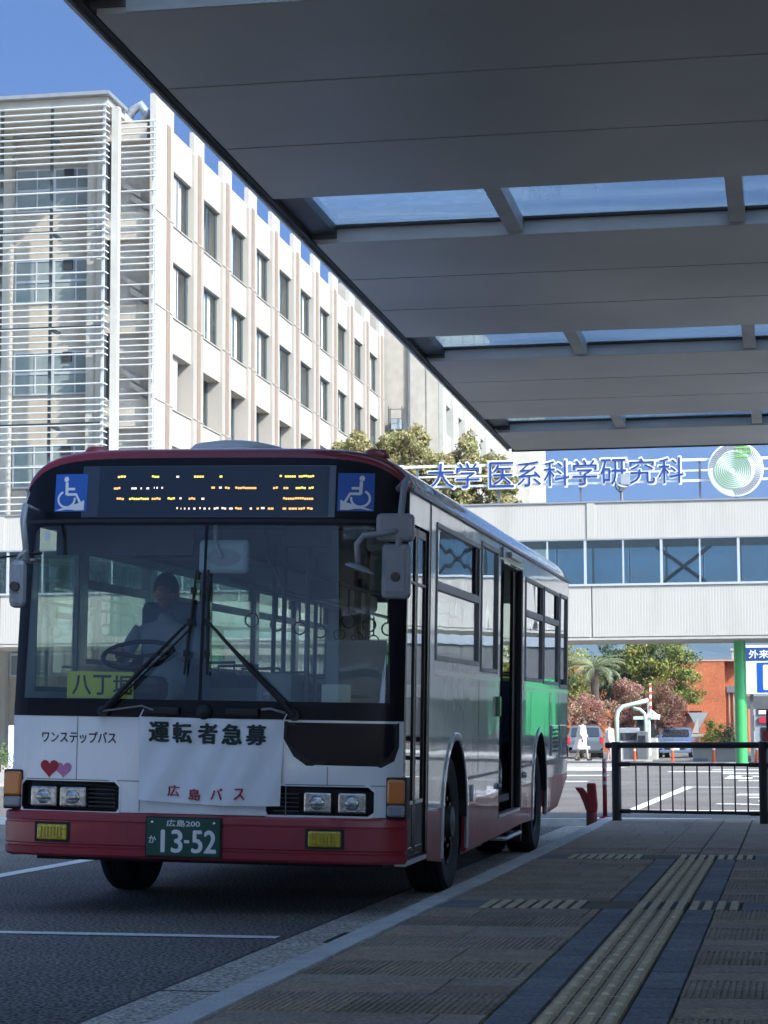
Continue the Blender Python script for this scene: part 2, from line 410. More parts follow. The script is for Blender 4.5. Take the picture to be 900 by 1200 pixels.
def text_obj(name, body, box, fn, m, parent, bold=0.0, depth=0.0, fine=0.0):
    """lettering fitted to box (a0,a1,b0,b1), laid on the surface fn(a,b,d)"""
    vs, fs = text_tris(body, 0)
    if fine: vs, fs = split_tris(vs, fs, fine)
    a0, a1, b0, b1 = box
    q = MB()
    k = bold * (b1 - b0); f0 = fn
    for i_, (du, dv) in enumerate([(0, 0), (k, 0), (-k, 0), (0, k), (0, -k), (.7 * k, .7 * k), (-.7 * k, -.7 * k), (.7 * k, -.7 * k), (-.7 * k, .7 * k)] if bold else [(0, 0)]):
        fn = lambda a, b, d, i_=i_, du=du, dv=dv: f0(a + du, b + dv, d + i_ * .0003)
        _lay(q, vs, fs, (a0, a1, b0, b1), fn, depth)
    return q.build(name, m, parent)
def _lay(q, vs, fs, box, fn, depth):
    a0, a1, b0, b1 = box
    front = [fn(a0 + u * (a1 - a0), b0 + v * (b1 - b0), 0) for u, v in vs]
    if not depth: q.add(front, fs)
    else:
        n = len(vs); back = [fn(a0 + u * (a1 - a0), b0 + v * (b1 - b0), depth) for u, v in vs]
        edges = {}
        for f in fs:
            for i in range(len(f)):
                e = (f[i], f[(i + 1) % len(f)]); edges[e] = edges.get(e, 0) + 1
        side = [(a, b, b + n, a + n) for (a, b) in edges if (b, a) not in edges]
        q.add(front + back, list(fs) + [tuple(i + n for i in reversed(f)) for f in fs] + side)

def circ(cx, cy, r, n=20, a0=0, a1=2 * pi):
    return [(cx + r * cos(a0 + (a1 - a0) * i / n), cy + r * sin(a0 + (a1 - a0) * i / n)) for i in range(n)]
def thick(pts, w):
    """closed outline of a 2-D polyline of width w"""
    L = []; R = []; k = len(pts)
    for i, (x, y) in enumerate(pts):
        a = pts[max(i - 1, 0)]; b = pts[min(i + 1, k - 1)]
        dx, dy = b[0] - a[0], b[1] - a[1]; l = sqrt(dx * dx + dy * dy) or 1
        nx, ny = -dy / l * w / 2, dx / l * w / 2
        L.append((x + nx, y + ny)); R.append((x - nx, y - ny))
    return L + R[::-1]

# foliage -------------------------------------------------------------
def leaves(name, clumps, size, m, parent, seed=1, flat=0.0):
    """clumps: (centre, radii, count); small leaf quads scattered toward each clump's shell"""
    rnd = random.Random(seed); q = MB()
    vs = []; fs = []
    for c, r, n in clumps:
        for _ in range(n):
            d = Vector((rnd.gauss(0, 1), rnd.gauss(0, 1), rnd.gauss(0, 1))).normalized()
            k = rnd.random() ** 0.45
            k *= 0.8 + 0.3 * rnd.random()
            p = Vector((c[0] + d.x * r[0] * k, c[1] + d.y * r[1] * k, c[2] + d.z * r[2] * k))
            a = Vector((rnd.gauss(0, 1), rnd.gauss(0, 1), rnd.gauss(0, 1) * (1 - flat))).normalized()
            b = a.cross(Vector((rnd.gauss(0, 1), rnd.gauss(0, 1), rnd.gauss(0, 1)))).normalized()
            s = size * (0.6 + 0.8 * rnd.random())
            i = len(vs)
            vs += [p - a * s, p + b * s * 0.55, p + a * s, p - b * s * 0.55]
            fs.append((i, i + 1, i + 2, i + 3))
    q.add(vs, fs); me = bpy.data.meshes.new(name)
    me.from_pydata([tuple(v) for v in q.v], [], q.f); me.materials.append(m)
    return link(name, me, parent)
def crown_clumps(rnd, c, r, n, cr, per):
    out = []
    for _ in range(n):
        d = Vector((rnd.gauss(0, 1), rnd.gauss(0, 1), rnd.gauss(0, 1))).normalized() * (rnd.random() ** 0.4)
        k = cr * (0.6 + 0.8 * rnd.random())
        out.append(((c[0] + d.x * r[0], c[1] + d.y * r[1], c[2] + d.z * r[2]), (k, k, k * 0.8), per))
    return out
def limbs(c, h, r, spread, n, rnd, top):
    q = MB(); x, y, z = c
    q.tube([(x, y, z), (x + 0.05 * h * rnd.uniform(-1, 1), y, z + h * 0.5), (x, y, z + h)], [r, r * 0.75, r * 0.35], 8)
    for i in range(n):
        a = 2 * pi * i / n + rnd.uniform(-.4, .4); s = h * rnd.uniform(0.45, 0.8)
        q.tube([(x, y, z + s), (x + cos(a) * spread * .5, y + sin(a) * spread * .5, z + s + (top - s) * .4),
                (x + cos(a) * spread, y + sin(a) * spread, z + s + (top - s) * rnd.uniform(.6, .95))], [r * .45, r * .3, r * .1], 6)
    return q

# ================================================================== GROUND
q = MB(); q.add([(-4000, -400, 0), (4000, -400, 0), (4000, 6000, 0), (-4000, 6000, 0)], [(0, 1, 2, 3)])
road = struct(q.build('road', M_asph))
KX0, KX1 = -2.17, -2.02        # kerb stone, road side and pavement side
PY0, PY1 = 5.0, 26.6
# pavement bed, its tiles stand on it
bed = struct(box_obj('pavement', M_joint, None, (KX1, 40, -12, PY1, -0.3, 0.088)))
# gutter
gut = struct(box_obj('gutter', M_conc, None, (-2.66, KX0, -12, 11.33, -0.2, 0.006)))
box_obj('gutter_joint', M_blackm, gut, (-2.685, -2.661, -12, 26.9, -.01, 0.0045))
box_obj('gutter_slab', M_conc, gut, (-2.66, KX0, 11.345, 12.05, -0.2, 0.008))
box_obj('gutter_slab', M_conc, gut, (-2.66, KX0, 12.065, 26.9, -0.2, 0.006))
box_obj('gutter_seam', M_joint, gut, (-2.655, KX0, 9.18, 9.195, 0, 0.0085))
gr = box_obj('drain_grate', M_blackm, gut, (-2.42, -2.22, 11.42, 11.92, 0, 0.014))
q = MB()
for i in range(9): q.box(-2.41, -2.23, 11.44 + i * .055, 11.46 + i * .055, 0.0145, 0.02)
q.build('grate_bar', M_rim, gr)
# kerb stones
kerb = struct(box_obj('kerb', M_joint, None, (KX0 + .006, KX1 - .006, -12, PY1, -0.2, 0.09)))
q = MB(); q.tbox(0, KX1 - KX0 - .004, 0.003, 0.592, -0.15, 0.112, 0.006); k0 = q.build('kerb_stone', M_kerb, kerb, loc=(KX0, 5.0, 0))
y = 5.6
while y < PY1 - .5: again(k0, kerb, (KX0, y, random.uniform(-.0015, .0015))); y += 0.6
q = MB(); q.box(-10, 10, 26.62, 26.78, -.2, .09); struct(q.build('end_kerb', M_kerb)); 

def tile_mesh(name, w, d, m, ribs=0, gap=0.005):
    q = MB(); g = gap / 2
    if not ribs: q.tbox(g, w - g, g, d - g, 0, 0.022, 0.003)
    else:
        n = ribs; p = (w - 2 * g) / n; vs = []
        for i in range(n):
            x = g + i * p
            vs += [(x, .0225), (x + p * .55, .0225), (x + p * .65, .0175), (x + p * .9, .0175)]
        vs.append((w - g, .0225))
        k = len(vs); pts = [(x, g, z) for x, z in vs] + [(x, d - g, z) for x, z in vs]
        fs = [(i, i + 1, k + i + 1, k + i) for i in range(k - 1)]
        pts += [(g, g, 0), (w - g, g, 0), (g, d - g, 0), (w - g, d - g, 0)]
        fs += [(2 * k, 2 * k + 1) + tuple(range(k - 1, -1, -1)), (0, k, 2 * k + 2, 2 * k), (k - 1, 2 * k - 1, 2 * k + 3, 2 * k + 1)]
        q.add(pts, fs)
    me = bpy.data.meshes.new(name); me.from_pydata(q.v, [], q.f); me.materials.append(m)
    return me
def put(name, me, loc):
    return link(name, me, bed, loc)
ZB = 0.084
def in_strip(y): return (12.48 <= y < 13.06) or (17.58 <= y < 18.16)
T_w = {}
def tl(w, mi, ribs):
    k = (round(w, 3), mi, ribs)
    if k not in T_w: T_w[k] = tile_mesh('paving_tile', w, 0.3, TILE[mi], ribs)
    return T_w[k]
rows = int((PY1 - 6.0) / 0.3)
rnd = random.Random(5)
rest = MB(); count = 0
for r in range(-60, rows):
    y = 6.0 + r * 0.3
    far = r < 0
    strip = in_strip(y + .01)
    pair = (r // 2) % 2
    # left field
    if not strip:
        xs = [-2.015]; off = (r // 2 * 37 % 5) * 0.12
        x = -2.015; w0 = 0.30 + off
        segs = []
        while x < -1.06 - .01:
            w = min(w0 if x == -2.015 else 0.6, -1.06 - x)
            segs.append((x, w)); x += w
        if y > 18.1:
            x = -1.06
            while x < -.43: segs.append((x, .31)); x += .32
        x = -0.42; w0 = 0.45 + (r // 2 * 53 % 3) * 0.0
        w = .6 if (r // 4) % 2 == 0 else .42
        while x < 2.0: segs.append((x, w)); x += w; w = .6
        for i, (x, w) in enumerate(segs):
            mi = rnd.choice([0, 0, 1, 2, 3]) if r % 2 == 0 else rnd.choice([0, 1, 3])
            ribs = 0 if ((r // 2 + (i // 2)) % 2 == 0 or w < .1) else max(3, int(w / .026))
            if far or count >= 300:
                rest.tbox(x + .002, x + w - .002, y + .002, y + .298, ZB, ZB + .022, .003)
            else:
                put('paving_tile', tl(w, mi, ribs), (x, y, ZB + rnd.uniform(-.001, .001))); count += 1
    # blue bands each side of the tactile path
    for x in (-1.055, -0.585):
        if strip or y > 18.1: continue
        if far: rest.tbox(x, x + .16, y, y + .296, ZB, ZB + .022, .003)
        else:
            k = ('b', rnd.randrange(3))
            if k not in T_w: T_w[k] = tile_mesh('blue_tile', 0.165, 0.3, M_tblue[k[1]], gap=.009)
            put('blue_tile', T_w[k], (x, y, ZB + rnd.uniform(-.001, .001)))
rest.box(2.02, 39, -11, PY1, ZB, ZB + .02)
o = rest.build('paving_tile_field', TILE[1], bed); struct(o, 'stuff')
# tactile tiles
def tact(name, w, bars, dy=.3, gap=.014, off=0.0):
    q = MB(); q.tbox(gap / 2, w - gap / 2, gap / 2, dy - gap / 2, 0, .022, .002)
    q.cur = 1
    for i in range(bars):
        c = (i + .5) * w / bars + off
        q.tbox(c - .016, c + .016, .040, dy - .040, .0215, .031, .005)
    q.cur = 2
    for i in range(1, bars): q.box(i * w / bars - .0035, i * w / bars + .0035, gap, dy - gap, .0218, .0228)
    me = bpy.data.meshes.new(name); me.from_pydata(q.v, [], q.f); me.materials.append(M_tact); me.materials.append(M_bar); me.materials.append(M_joint)
    me.polygons.foreach_set('material_index', q.m)
    return me
TA = tact('tactile_tile', .30, 4)
for r in range(0, rows):
    y = 6.0 + r * .3
    if in_strip(y + .01) or y > 18.1: continue
    put('tactile_tile', TA, (-0.888, y, ZB + rnd.uniform(-.0008, .0008)))
q = MB(); q.tbox(.002, .298, .002, .298, 0, .0215, .002)
q.cur = 1
for i in range(4): q.tbox(.012 + i * .075, .058 + i * .075, .004, .296, .0215, .030, .006)
WA = bpy.data.meshes.new('striped_tile'); WA.from_pydata(q.v, [], q.f); WA.materials.append(mat('tile_dark_gap', (0.07, 0.065, 0.05), 0.85)); WA.materials.append(M_bar); WA.polygons.foreach_set('material_index', q.m)
PB = tile_mesh('plain_brown_tile', .30, .3, mat('plain_brown', (0.15, 0.125, 0.09), 0.8, var=0.15, vscale=6))
BB = tile_mesh('blue_tile', .24, .3, M_tblue[0])
for ys in (12.6, 17.7):
    for k in range(2):
        y = ys - .12 + k * .3
        y = round((y - 6) / .3) * .3 + 6
        x = -2.015; put('blue_tile', BB, (x, y, ZB)); x += .24
        for j in range(2): put('striped_tile', WA, (x, y, ZB)); x += .30
        put('plain_brown_tile', PB, (-1.178, y, ZB))
        put('striped_tile', WA, (-0.583, y, ZB)); put('striped_tile', WA, (-0.888, y, ZB))
        for j in range(5): put('blue_tile', BB, (-0.28 + j * .245, y, ZB))

# road paint
LN = []
def line(pts, z=.005, name='road_marking'):
    q = MB(); q.add([(x, y, z) for x, y in pts], [tuple(range(len(pts)))]); return q.build(name, M_line, road)
line([(-7.5, 11.98), (-2.74, 11.66), (-2.74, 11.80), (-7.5, 12.12)])
line([(-6.22, 15.0), (-6.06, 15.0), (-6.12, 31), (-6.28, 31)])
line([(-14, 60.3), (-4.9, 60.3), (-4.9, 61.6), (-14, 61.6)])
line([(-14, 52.4), (-4.75, 52.4), (-4.75, 53.5), (-14, 53.5)])
line([(-2.34, 32.5), (-2.18, 32.5), (-1.98, 47.4), (-2.2, 47.4)])
line([(-2.0, 46.9), (6, 45.6), (6, 45.9), (-2.0, 47.3)])
line([(-2.3, 32.3), (6, 31.2), (6, 31.45), (-2.3, 32.6)])
line([(-2.6, 29.1), (-1.0, 28.9), (-1.0, 29.2), (-2.6, 29.45)])
line([(-1.7, 28.3), (4, 27.5), (4, 27.75), (-1.7, 28.6)])
# painted word on the road, foreshortened and worn
for (x0, x1, y0, y1) in [(-.95, .9, 40.6, 41.6), (-.7, .3, 38.9, 39.5), (-.5, -.28, 36.8, 41.4), (.1, .34, 35.6, 41.2), (-.1, .9, 37.4, 38.1), (-1.15, -.55, 35.3, 35.7), (-.75, -.2, 35.0, 35.4), (.45, .7, 37, 41),
                         (-1.9, -.2, 63.5, 65.2), (-1.25, .9, 58.6, 60.2), (-1.2, .9, 53.4, 54.4), (-1.6, -.9, 56.2, 60.6), (-.4, .9, 56.2, 56.9), (-3.6, -1.6, 66.8, 68.2), (-2.4, .8, 70.5, 71.6)]:
    line([(x0, y0), (x1, y0 - .1), (x1 - .04, y1 - .1), (x0 + .03, y1)], name='road_lettering_stroke')

pz = MB(); pz.add([(-70, -70, .004), (-9.2, -70, .004), (-9.2, 16, .004), (-70, 16, .004)], [(0, 1, 2, 3)]); struct(pz.build('plaza_paving', mat('pale_plaza_paving', (.46, .43, .38), .9, col2=(.40, .37, .33), vscale=.6, fine=.1)))  # unseen pale ground added to bounce sunlight onto the bus and canopy
pz = MB(); pz.add([(-9.19, -70, .0045), (40, -70, .0045), (40, -12.2, .0045), (-9.19, -12.2, .0045)], [(0, 1, 2, 3)]); struct(pz.build('forecourt_paving', MATS['pale_plaza_paving']))  # added behind the camera for the same upward bounce light
# far pavements (lit)
fp = struct(box_obj('far_pavement', M_farp, None, (-60, -5.6, 70, 93, -.2, .10)))
fp2 = struct(box_obj('island_pavement', M_farp, None, (-5.58, 14, 80.5, 84.5, -.2, .11)))
fp3 = struct(box_obj('left_pavement', M_farp, None, (-60, -17.5, 44, 69.98, -.2, .09)))
box_obj('kerb_edge', M_kerb, fp, (-60, -5.5, 69.7, 69.99, -.2, .104))
box_obj('kerb_edge', M_kerb, fp2, (-5.5, 14, 80.2, 80.49, -.2, .114))

# ================================================================== CANOPY
CZ = 4.30; CX0 = -3.02; CX1 = 10.0
can = thing('bus_stop_canopy', 'large grey metal canopy with skylight strips over the bus stop pavement', 'canopy', (CX0, 24.4, 0))
can_o = Vector((CX0, 24.4, 0))
def cbox(name, m, b, parent=None, bevel=0.0):
    q = MB(); q.box(b[0] - can_o.x, b[1] - can_o.x, b[2] - can_o.y, b[3] - can_o.y, b[4], b[5])
    return q.build(name, m, parent or can, bevel=bevel)
bands = []
yb = 21.94
while yb > -9: bands.append(yb); yb -= 4.68
starts = sorted(bands)
BW = 1.10
ends = []
for b in starts:
    y1 = b + 1.02 if b > 21 else b + (1.24 if b < 13 else 1.17)
    ends.append(y1)
def panel_run(a, b):
    n = max(1, round((b - a) / 1.15)); h = (b - a) / n
    for i in range(n):
        cbox('soffit_panel', M_soff, (CX0 + .05, CX1, a + i * h + (.011 if i else 0), a + (i + 1) * h - (.011 if i < n - 1 else 0), CZ, CZ + .03))
panel_run(starts[0] - 3.4, starts[0])
for i, b in enumerate(starts):
    a1 = ends[i]; nx = starts[i + 1] if i + 1 < len(starts) else 24.45
    panel_run(a1, nx)
    # roof body above the soffit
    cbox('roof_body', M_steel, (CX0 + .02, CX1 + .1, a1 - .012, nx + .012, CZ + .032, CZ + .125))
    # glazing strip
    g0, g1 = b, a1
    cbox('skylight_frame', M_steel, (CX0 + .02, CX0 + .18, g0 + .013, g1 - .013, CZ + .06, CZ + .125))
    cbox('skylight_lip', M_lip, (CX0 + .19, CX1, g1 - .016, g1 - .001, CZ + .001, CZ + .105))
    cbox('skylight_lip', M_lip, (CX0 + .19, CX1, g0 + .001, g0 + .016, CZ + .03, CZ + .105))
    cbox('skylight_gasket', M_blackm, (CX0 + .19, CX1, g1 - .055, g1 - .017, CZ + .094, CZ + .112))
    gl = MB(); gl.box(CX0 + .19 - can_o.x, CX1 - can_o.x, g0 + .017 - can_o.y, g1 - .017 - can_o.y, CZ + .113, CZ + .121)
    gl.build('skylight_pane', M_cgl, can)
    for k in range(-1, 9):
        xm = -0.24 + k * 1.41
        cbox('skylight_mullion', M_lip, (xm - .05, xm + .05, g0 + .017, g1 - .057, CZ + .01, CZ + .109))
cbox('roof_body', M_steel, (CX0 + .02, CX1 + .1, starts[0] - 3.4, starts[0] + .012, CZ + .032, CZ + .125))
cbox('edge_trim', M_trim, (CX0 - .03, CX0 - .012, starts[0] - 3.4, 24.47, CZ - .004, CZ + .02))
cbox('edge_gutter', M_steel, (CX0 - .03, CX0 + .019, starts[0] - 3.4, 24.47, CZ + .022, CZ + .13))
cbox('end_fascia', M_steel, (CX0 + .02, CX1 + .1, 24.463, 24.5, CZ - .01, CZ + .13))
for yy in (-4.0, 5.4, 14.6, 23.8):
    q = MB(); q.lathe([(.12, 0), (.12, CZ - .02)], (7.6 - can_o.x, yy - can_o.y, .02), n=20); q.build('column', M_steel, can, smooth=True)

# building on the right that shades the stop
hb = thing('hospital_block', 'tall plain hospital block standing to the right of the bus stop', 'building', (12.6, 17, 0))
box_obj('wall', M_hosp, hb, (0, 22, -23, 0, 0, 21.5))
w0 = None
for fl in range(5):
    for k in range(4):
        if w0 is None:
            q = MB(); q.box(-.06, 0, 0, 3.4, 0, 1.9); w0 = q.build('window', M_wframe, hb, loc=(-.001, -4.8, 1.6))
            q = MB(); q.box(-.07, -.061, .12, 3.28, .12, 1.78); q.build('pane', M_carg, w0)
        else:
            c = again(w0, hb, (-.001, -4.8 - k * 5, 1.6 + fl * 3.6)); again(KIDS[w0.name][0], c, (0, 0, 0))

# ================================================================== WING BUILDING
XW = -24.6
wing = thing('university_wing', 'long white six storey university wing with brown striped pilasters', 'building', (XW, 83.55, 0))
def wbox(name, m, b, parent=None):
    q = MB(); q.box(b[0] - XW, b[1] - XW, b[2] - 83.55, b[3] - 83.55, b[4], b[5]); return q.build(name, m, parent or wing)
Y0 = 86.2; BAY = 4.86; NB = 10; YE = Y0 + NB * BAY - 1.6
# horizontal structure
wbox('wall', M_pil, (-34, XW - .9, 86.4, YE, 0, 26.0))
sills = [22.33, 18.47, 14.62, 10.78, 6.95, 3.1]
tops = [24.66, 20.80, 16.95, 13.10, 9.27, 5.4]
frames = {}
pane_m = glass('reflective_window_glass', (0.92, 0.94, 0.93), 1.5, mul=.45)
def wbox_l(q, b): q.box(*b)
win_a = win_b = None
for b in range(NB):
    y0 = Y0 + b * BAY; y1 = y0 + 3.2
    for r in range(len(sills)):
        zt = tops[r - 1] if False else None
        top = 26.3 if r == 0 else sills[r - 1]
        # spandrel above this window row
        wbox('spandrel_panel', M_facade, (XW - .9 if r == 0 else XW - 1.2, XW - .12, y0 - .02, y1 + .02, tops[r], top - (.06 if r else 0)))
        if r: wbox('sill', M_pil, (XW - 1.2, XW - .07, y0 - .02, y1 + .02, top - .058, top))
        deep = (r >= 2 and b < 7) or r >= 3
        d = .62 if deep else .22
        x = XW - .12 - d
        src = win_b if deep else win_a
        if src is None:
            f = MB(); h = tops[0] - sills[0]; w = 3.2
            f.box(0, .07, 0, w, 0, .09); f.box(0, .07, 0, w, h - .09, h); f.box(0, .07, 0, .09, .091, h - .091); f.box(0, .07, w - .22, w, .091, h - .091)
            f.box(.0, .06, 1.5, 1.58, .091, h - .091)
            fo = f.build('window', M_post, wing, loc=(x - XW, y0 - 83.55, sills[r]))
            g = MB(); g.box(.02, .03, .09, w - .2, .09, h - .09); g.build('pane', pane_m, fo)
            bl = MB(); bl.box(-.10, -.08, .05 if deep else .7, w * (.9 if deep else .82), .05 if not deep else h * .62, h - .05); bl.build('blind', M_refl if not deep else M_pil, fo)  # white sheet drawn in place of pane reflections; deep bays get a cream one
            if deep: win_b = fo
            else: win_a = fo
        else:
            c = again(src, wing, (x - XW, y0 - 83.55, sills[r]))
            for ch in KIDS[src.name]:
                cc = again(ch, c, (0, 0, 0))
                if ch.name.startswith('blind'):
                    cc.scale = (1, random.choice([1, 1, .55, .8]), 1)
        wbox('room_recess', M_room, (XW - 1.6, XW - 1.21, y0, y1, sills[r], tops[r]))
    # pilaster to the right of the bay
    wbox('pilaster', M_pil, (XW - 1.2, XW, y1 + .021, y0 + BAY - .021, 0, 26.1)); wbox('pilaster_head', M_facade, (XW - .22, XW, y1 + .021, y0 + BAY - .021, 26.101, 27.1))
    wbox('brown_stripe', M_brown, (XW + .001, XW + .03, y1 + .60, y1 + 1.12, 0, 26.24))
    for z in (22.3, 18.45, 14.6, 10.7): wbox('joint_line', M_beige, (XW + .0005, XW + .0325, y1 + .03, y0 + BAY - .03, z, z + .035))
wbox('corner_pilaster', M_facade, (XW - .25, XW, 83.55, Y0 - .021, 0, 27.1))
wbox('brown_stripe', M_brown, (XW + .001, XW + .03, 85.15, 85.68, 0, 26.24))
for z in (22.3, 18.45, 14.6): wbox('joint_line', M_beige, (XW + .0005, XW + .0325, 83.6, 86.17, z, z + .035))

# louvred end of the wing, facing the stop
lv = thing('louvred_end_block', 'concrete end block of the white wing behind horizontal aluminium louvres', 'building', (-26, 81, 0))
LO = Vector((-26, 81, 0))
def lbox(name, m, b, parent=None):
    q = MB(); q.box(b[0] - LO.x, b[1] - LO.x, b[2] - LO.y, b[3] - LO.y, b[4], b[5]); return q.build(name, m, parent or lv)
lbox('wall', M_beige, (-44, -27.7, 84.8, 92, 0, 26.0))
lbox('roof_slab', M_tow, (-44, -25.9, 81.2, 92, 26.05, 26.35))
lbox('roof_slab', M_lip, (-44, -25.75, 80.85, 83.4, 26.36, 26.5))
lbox('pier', M_tow, (-27.68, -27.25, 84.2, 86, 0, 26.04))
lbox('pier', M_tow, (-31.5, -31.0, 84.4, 84.79, 0, 26.04))
lbox('corner_pier', M_tow, (-25.80, -25.52, 81.45, 81.8, 0, 26.0))
lbox('back_wall', M_facade, (-27.24, -24.9, 84.1, 88, 0, 25.9))
lbox('ceiling_slab', M_beige, (-27.24, -25.0, 83.6, 84.09, 25.2, 25.9))
z = 22.6
wwin = None
for fl in range(6):
    s = 22.72 - fl * 3.83
    
    lbox('balcony_front', M_beige, (-26.75, XW - .30, 83.7, 84.09, s - 1.55, s - .45))
    if wwin is None:
        f = MB(); w = 3.35; h = 1.8
        for a, b_ in ((0, .07), (w - .07, w), (w * .27, w * .27 + .05), (w * .5 - .06, w * .5 + .06), (w * .78, w * .78 + .05)): f.box(a, b_, -.06, 0, 0, h)
        for a, b_ in ((-.001, .071), (h / 2 - .05, h / 2 + .05), (h - .07, h)): f.box(.001, w - .001, -.064, -.001, a, b_)
        wwin = f.build('window', M_wframe, lv, loc=(-30.95 - LO.x, 84.79 - LO.y, s))
        g = MB(); g.box(.05, w - .05, -.03, -.02, .05, h - .05); g.build('pane', mat('teal_window_pane', (0.17, 0.22, 0.22), 0.2, coat=0.4, col2=(0.24, 0.27, 0.25), vscale=0.8), wwin)
    else:
        c = again(wwin, lv, (-30.95 - LO.x, 84.79 - LO.y, s)); again(KIDS[wwin.name][0], c, (0, 0, 0))
    lbox('louvre_beam', M_post, (-44, -26.06, 81.21, 81.28, s + 2.05, s + 2.13))
    lbox('bracket', M_post, (-28.22, -28.08, 81.29, 82.3, s + 1.98, s + 2.1))
    lbox('wall_grille', M_dark, (-28.85, -28.45, 84.70, 84.795, s + 1.85 - .5, s + 2.25 - .5))
    # white stair seen through the opening
    for k in range(3):
        q = MB(); x0 = -26.1 + k * .35 - LO.x
        q.add([(x0, 2.9, s + .9 - k * .55), (x0 + .8, 2.9, s + .4 - k * .55), (x0 + .8, 2.9, s + .15 - k * .55), (x0, 2.9, s + .65 - k * .55),
               (x0, 2.9, s + .9 - k * .55), (x0 + .8, 3.0, s + .4 - k * .55), (x0 + .8, 3.0, s + .15 - k * .55), (x0, 3.0, s + .65 - k * .55)],
              [(0, 1, 2, 3), (7, 6, 5, 4), (0, 4, 5, 1), (3, 2, 6, 7)])
        q.build('stair_string', M_facade, lv)
lbox('duct_riser', M_dark, (-26.72, -26.42, 83.9, 84.09, 10, 25.19))
# louvre blades
za = []
zt = 26.0
top_list = [25.97, 25.7]
z = 24.55 + 1.35
per = [.585] * 3 + [.26] * 8
k = 0; z = 25.95
first = [.253] * 9
for d in first: za.append(z); z -= d
i = 0
while z > 7.5:
    za.append(z); z -= per[i % 11] * (3.83 / (8 * .26 + 3 * .585)); i += 1
q = MB(); q.box(-18, -.02, -.10, .06, -.018, .018); b0 = None
for z in za:
    if b0 is None: b0 = q.build('louvre_blade', M_louv, lv, loc=(.14, 0, z))
    else: again(b0, lv, (.14, 0, z))
q = MB(); q.box(-.02, .02, 0, .35, -.018, .018); b1 = None
for z in za:
    if b1 is None: b1 = q.build('return_blade', M_louv, lv, loc=(.12, .06, z))
    else: again(b1, lv, (.12, .06, z))
q = MB(); q.box(0, 1.86, -.08, .08, -.018, .018); b2 = None
for z in za:
    if b2 is None: b2 = q.build('louvre_blade', M_louv, lv, loc=(-26.3 - LO.x, 83.1 - LO.y, z - .12))
    else: again(b2, lv, (-26.3 - LO.x, 83.1 - LO.y, z - .12))
for xx in (-30.22, -28.15, -26.0, -33, -36):
    lbox('louvre_post', M_post if xx < -26.5 else M_wframe, (xx - .05, xx + .05, 81.08, 81.2, 0, 26.04))
lbox('louvre_post', M_wframe, (-24.64, -24.60, 83.2, 83.4, 0, 26.0))
q = MB(); q.tube([(-.3, 3.6, 26.2), (.1, 3.6, 26.75), (.45, 3.6, 26.95), (.68, 3.6, 26.6), (.6, 3.6, 26.1)], .2, 10)
q.tube([(.1, 3.9, 26.0), (.9, 3.9, 25.75)], .16, 8)
o = q.build('roof_duct', M_chrome, lv, smooth=True); o.data.materials[0] = mat('galvanised_duct', (0.45, 0.47, 0.48), 0.4, metal=0.5, var=.2, vscale=5)

# block beyond the wing
tw = thing('concrete_block', 'pale concrete block with deep set windows beyond the white wing', 'building', (-20.9, 135.2, 0))
def tbox_(name, m, b):
    q = MB(); q.box(b[0] + 20.9, b[1] + 20.9, b[2] - 135.2, b[3] - 135.2, b[4], b[5]); return q.build(name, m, tw)
tbox_('wall', M_beige, (-36, -21.2, 135.2, 136.4, 0, 30))
tbox_('wall', M_beige, (-36, -22.6, 136.41, 170, 0, 30))
tbox_('corner_pier', M_tow, (-21.18, -20.9, 135.2, 136.4, 0, 30))
tbox_('down_pipe', M_alu, (-23.12, -23.0, 135.0, 135.19, 0, 30))
tbox_('panel_seam', M_joint, (-22.0, -21.98, 135.17, 135.195, 0, 30))
for k in range(7):
    y0 = 136.4 + k * 5.3
    tbox_('pier', M_tow, (-22.59, -20.9, y0 + 3.1, y0 + 5.3, 0, 30))
    for zz in (20.4, 15.6, 10.8, 6.0):
        tbox_('wall_panel', M_tow, (-22.59, -21.1, y0 + .002, y0 + 3.098, zz - 2.9, zz))
        tbox_('window', M_room, (-22.5, -22.4, y0 + .1, y0 + 3, zz, zz + 1.85))
    tbox_('wall_panel', M_tow, (-22.59, -21.1, y0 + .002, y0 + 3.098, 22.3, 30))
tbox_('end_wall', M_tow, (-30, -19.9, 173.6, 186, 0, 30))
q = MB(); q.box(0, .9, 0, .7, 0, .06)
for a in (0, .86):
    for b_ in (0, .66): q.box(a, a + .04, b_, b_ + .04, .061, 1.5)
q.box(.041, .859, 0, .03, 1.3, 1.34); q.box(.041, .859, 0, .03, .7, .73)
o = q.build('service_balcony', M_post, tw, loc=(-24.3 + 20.9, -.9 + .15, 20.3))
box_obj('air_conditioner', M_grey, o, (.15, .75, .2, .6, .07, .75))

# ================================================================== BRIDGE
br = thing('corridor_bridge', 'white ribbed enclosed corridor bridge spanning the road on green posts', 'bridge', (-1.65, 78, 0))
BO = Vector((-1.65, 78, 0))
BX0, BX1 = -48, 42
def bbox(name, m, b, parent=None):
    q = MB(); q.box(b[0] - BO.x, b[1] - BO.x, b[2] - BO.y, b[3] - BO.y, b[4], b[5]); return q.build(name, m, parent or br)
def ribbed(x0, x1, z0, z1, y, name='ribbed_panel', sgn=-1):
    q = MB(); n = int((x1 - x0) / .10); p = (x1 - x0) / n; vs = []
    for i in range(n):
        x = x0 + i * p
        vs += [(x, 0), (x + p * .7, 0), (x + p * .8, .003), (x + p * .92, .003)]
    vs.append((x1, 0))
    pts = [(x - BO.x, y - BO.y - sgn * d, z0) for x, d in vs] + [(x - BO.x, y - BO.y - sgn * d, z1) for x, d in vs]
    k = len(vs); q.add(pts, [(i, i + 1, k + i + 1, k + i) for i in range(k - 1)])
    return q.build(name, M_bridge, br)
